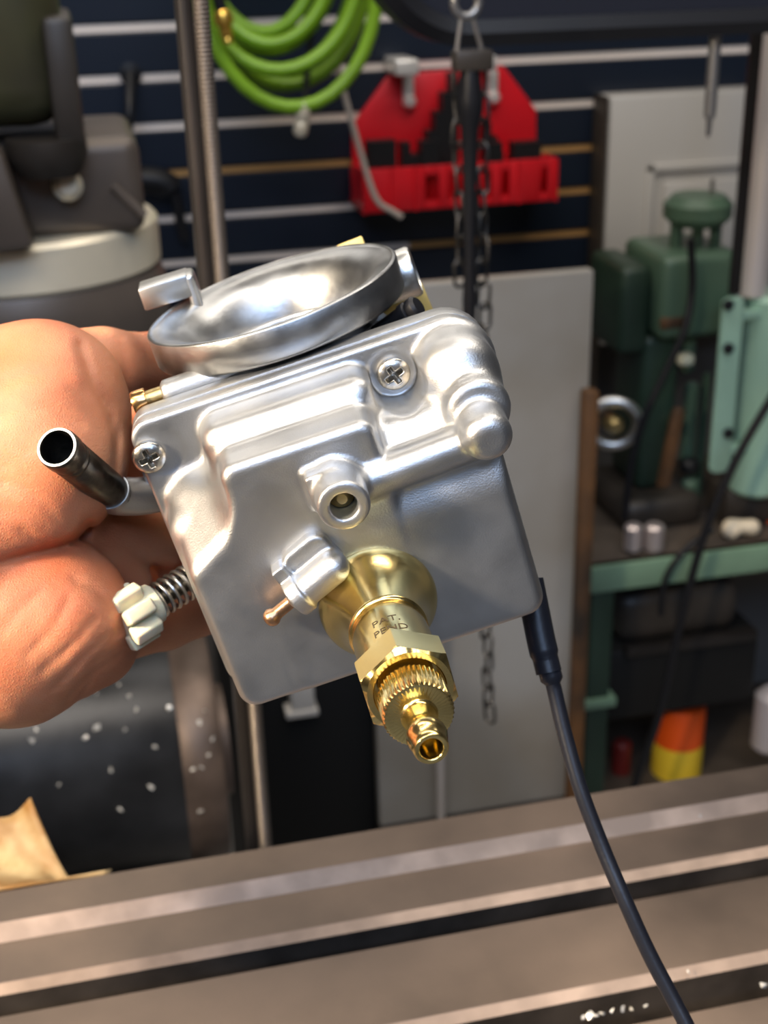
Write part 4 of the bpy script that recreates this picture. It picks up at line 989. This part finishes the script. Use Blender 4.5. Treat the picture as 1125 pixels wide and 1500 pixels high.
mb.add(*bevel_vf(box_vf(-14, 4.6, -6.5, 5.0, -0.8, 0.8), 0.5, 2), T=ax(q0, (0.15, 0.1, 1), (1, 0.1, 0)))
q1 = P3(517, 357, -99)
mb.add(*bevel_vf(box_vf(-4.5, 3.2, -14, 1.2, -0.8, 0.8), 0.5, 2), T=ax(q1, (0.0, 0.25, 1), (1, 0.05, 0)))
mb.add(*bevel_vf(box_vf(-8, 8, -1.6, 1.6, -0.8, 0.8), 0.4, 2), T=ax((q0 + q1) / 2 + np.array((0, -14, -2.)), (0, 0, 1), (1, -1.0, 0)))
cpart(mb, 'throttle_bracket', M['zinc'], label='yellow plated steel bracket behind the bell')
mb = MB(); q = P3(592, 463, -46)
mb.add(*lathe_vf([(0, -10), (2.7, -10), (2.7, -0.5), (3.1, 0), (3.1, 1.6), (2.5, 2.0), (3.0, 2.6), (3.0, 4.2), (2.3, 5.0), (0, 5.2)], 32), T=ax(q, (0.75, 0.35, 0.35)))
cpart(mb, 'rubber_cap', M['rubber'], label='small black rubber cap above the flange')

# black lead coming out from behind the bowl
lead = thing('black_cable', 'thin black cable with a thick sleeve running down from behind the carburetor', 'cable', loc=tuple(cw(800, 960, 330)))
pts = smooth_path([cw(775, 850, 333), cw(783, 890, 332), cw(793, 940, 331), cw(804, 985, 330)], 8)
mb = MB(); n = len(pts); mb.add(*tube_vf(pts, [0.0037 if i < n * 0.8 else 0.0033 for i in range(n)], 20)); part(mb, 'sleeve', M['cable'], lead)
pts = smooth_path([cw(798, 960, 330), cw(810, 1002, 330), cw(826, 1070, 329), cw(850, 1155, 327), cw(882, 1240, 325), cw(915, 1318, 322), cw(950, 1395, 320), cw(985, 1462, 318), cw(1012, 1515, 316), cw(1060, 1620, 313), cw(1100, 1720, 310)], 8)
mb = MB(); n = len(pts); mb.add(*tube_vf(pts, [0.0029 if i < 8 else 0.00195 for i in range(n)], 16)); part(mb, 'cord', M['cable'], lead)

# ------------------------------------------------------------------ the hand (camera axes, millimetres)
def skin_mat():
    m = bpy.data.materials.new('skin'); n, l = nodes(m); b = n['Principled BSDF']
    tc = n.new('ShaderNodeTexCoord')
    t = n.new('ShaderNodeTexNoise'); t.inputs['Scale'].default_value = 28; t.inputs['Detail'].default_value = 5; l.new(tc.outputs['Object'], t.inputs['Vector'])
    r = n.new('ShaderNodeValToRGB'); r.color_ramp.elements[0].position = 0.32; r.color_ramp.elements[1].position = 0.68
    r.color_ramp.elements[0].color = (0.56, 0.16, 0.07, 1); r.color_ramp.elements[1].color = (0.70, 0.30, 0.15, 1)
    l.new(t.outputs['Fac'], r.inputs['Fac']); l.new(r.outputs['Color'], b.inputs['Base Color'])
    b.inputs['Roughness'].default_value = 0.42; b.inputs['Specular IOR Level'].default_value = 0.5
    b.inputs['Subsurface Weight'].default_value = 0.35; b.inputs['Subsurface Radius'].default_value = (1.0, 0.3, 0.15); b.inputs['Subsurface Scale'].default_value = 0.004
    v = n.new('ShaderNodeTexVoronoi'); v.inputs['Scale'].default_value = 1500; v.feature = 'DISTANCE_TO_EDGE'; l.new(tc.outputs['Object'], v.inputs['Vector'])
    mp = n.new('ShaderNodeMapping'); mp.inputs['Rotation'].default_value = (0.2, 0.3, 0.7); mp.inputs['Scale'].default_value = (1.0, 3.2, 1.4); l.new(tc.outputs['Object'], mp.inputs['Vector'])
    n2 = n.new('ShaderNodeTexNoise'); n2.inputs['Scale'].default_value = 230; n2.inputs['Detail'].default_value = 6; n2.inputs['Roughness'].default_value = 0.62; l.new(mp.outputs['Vector'], n2.inputs['Vector'])
    mx = n.new('ShaderNodeMath'); mx.operation = 'ADD'; l.new(v.outputs['Distance'], mx.inputs[0]); l.new(n2.outputs['Fac'], mx.inputs[1])
    bp = n.new('ShaderNodeBump'); bp.inputs['Strength'].default_value = 0.30; bp.inputs['Distance'].default_value = 0.0005
    l.new(mx.outputs[0], bp.inputs['Height']); l.new(bp.outputs['Normal'], b.inputs['Normal']); return m
M['skin'] = skin_mat()
P = cp
G = Grid((-304, -110, -450), (16, 62, -222), 1.0)
def C(a, b, ra, rb): return cone(G, P(*a), P(*b), ra, rb)
wr = (-110, 800, 332)
D = smin(C((-1250, 1130, 272), (-620, 950, 296), 40, 37), C((-620, 950, 296), wr, 37, 29), 12)                                   # forearm to wrist
D = smin(D, C(wr, (20, 640, 338), 27, 23), 18)                        # thenar
thn = smin(C((20, 610, 336), (62, 596, 335), 23, 22.5), C((40, 660, 331), (66, 690, 330), 20, 17.5), 12)
thn = smin(thn, C((60, 700, 328), (48, 742, 326), 16, 11.5), 12)
D = smin(D, thn, 10)
D = smin(D, C((78, 560, 352), (150, 541, 362), 15.5, 11.0), 6)         # thumb
D = smin(D, C((150, 541, 362), (232, 540, 382), 11.0, 10.4), 4)
D = smin(D, C((232, 540, 382), (300, 520, 396), 10.2, 8.2), 3)
hyp = smin(C((-90, 900, 334), (20, 925, 334), 26, 21), C((20, 925, 334), (92, 902, 333), 21, 16.5), 12)
hyp = smin(hyp, C((92, 902, 333), (120, 925, 340), 15.5, 12), 8)
hyp = smin(hyp, C((40, 960, 345), (140, 945, 352), 15, 11), 10)
D = smin(D, smin(hyp, C(wr, (-40, 880, 336), 27, 25), 14), 2.2)
# palm sheet behind
for a, b, ra, rb in [((-80, 780, 354), (205, 640, 404), 18, 11), ((-80, 800, 358), (225, 720, 408), 18, 11), ((-80, 830, 360), (225, 800, 404), 18, 10.5), ((0, 880, 354), (190, 875, 388), 16, 10.5)]:
    D = smin(D, C(a, b, ra, rb), 5)
def finger(pts, rr):
    global D
    d = None
    for a, b, ra, rb in zip(pts, pts[1:], rr, rr[1:]):
        c = C(a, b, ra, rb); d = c if d is None else smin(d, c, 2.5)
    D = smin(D, d, 4)
finger([(205, 640, 404), (345, 585, 424), (450, 575, 420), (520, 590, 410)], [10.5, 9.3, 8.4, 7.0])
finger([(225, 720, 408), (375, 680, 430), (490, 680, 424), (560, 695, 410)], [10.6, 9.6, 8.6, 7.2])
finger([(225, 800, 402), (370, 770, 428), (485, 770, 420), (550, 775, 406)], [10.2, 9.2, 8.3, 7.0])
finger([(150, 922, 358), (240, 906, 377), (330, 880, 394), (400, 850, 396), (450, 832, 390)], [10.5, 8.9, 8.3, 7.6, 6.4])
# folds of palm skin in the shaded hollow
for a, b, r_ in [((125, 765, 345), (245, 810, 372), 4.6), ((120, 795, 346), (200, 850, 362), 4.4), ((160, 755, 352), (262, 785, 380), 4.4)]:
    D = smin(D, C(a, b, r_ + 1.2, r_), 4)
# creases: shallow grooves pressed in along lines on the surface
def groove(pts, d0, w=1.0, dep=1.0):
    """cut a line of pixels, wherever the surface lies near depth d0"""
    global D
    x, y, z = G.p()
    zz = np.where(np.abs(z) < 1, -1, z); ux = -x / zz * F_PX + CX; uy = y / zz * F_PX + CY
    k = 5.7; best = None
    for (ax0, ay0), (bx0, by0) in zip(pts, pts[1:]):
        dx, dy = bx0 - ax0, by0 - ay0; L = dx * dx + dy * dy
        t = np.clip(((ux - ax0) * dx + (uy - ay0) * dy) / L, 0, 1)
        d = np.sqrt((ux - ax0 - t * dx) ** 2 + (uy - ay0 - t * dy) ** 2) / k
        best = d if best is None else np.minimum(best, d)
    near = np.clip(1 - np.abs(z + d0) / 34, 0, 1) ** 0.5
    D = D + dep * np.exp(-(best / w) ** 2) * near
groove([(118, 505), (135, 560), (160, 600), (172, 640), (168, 690), (150, 712)], 340, 1.1, 1.5)
groove([(0, 826), (45, 812), (80, 805), (115, 790), (130, 770)], 325, 1.3, 2.0)
groove([(0, 705), (30, 712), (60, 735), (85, 765)], 318, 1.0, 0.4)
groove([(0, 745), (40, 752), (70, 770)], 318, 1.0, 0.35)
groove([(0, 560), (50, 548), (90, 555), (125, 575)], 316, 1.2, 0.45)
groove([(10, 600), (70, 598), (120, 622)], 314, 1.2, 0.4)
groove([(40, 660), (80, 668), (120, 690)], 314, 1.2, 0.4)
for i, (a, b, c) in enumerate([((190, 935), (150, 965), (95, 1030)), ((165, 925), (128, 958), (78, 1010)), ((180, 955), (140, 985), (110, 1035)), ((140, 905), (110, 940), (60, 985)), ((60, 868), (30, 890), (0, 930)), ((100, 880), (82, 915), (40, 960)), ((185, 905), (168, 935), (130, 975))]):
    groove([a, b, c], 325, 0.75, 0.6)
groove([(108, 850), (140, 862), (165, 890)], 322, 1.0, 0.5)
groove([(30, 775), (55, 792), (75, 800)], 325, 0.9, 0.6)
groove([(175, 495), (185, 535), (178, 590)], 355, 1.6, 0.5)
hand = sdf_obj('person', G, D, M['skin'], None, 0.001, MCAM, relax=2)
tag(hand, 'bare left hand reaching in from the left, gripping the carburetor from behind', 'person')
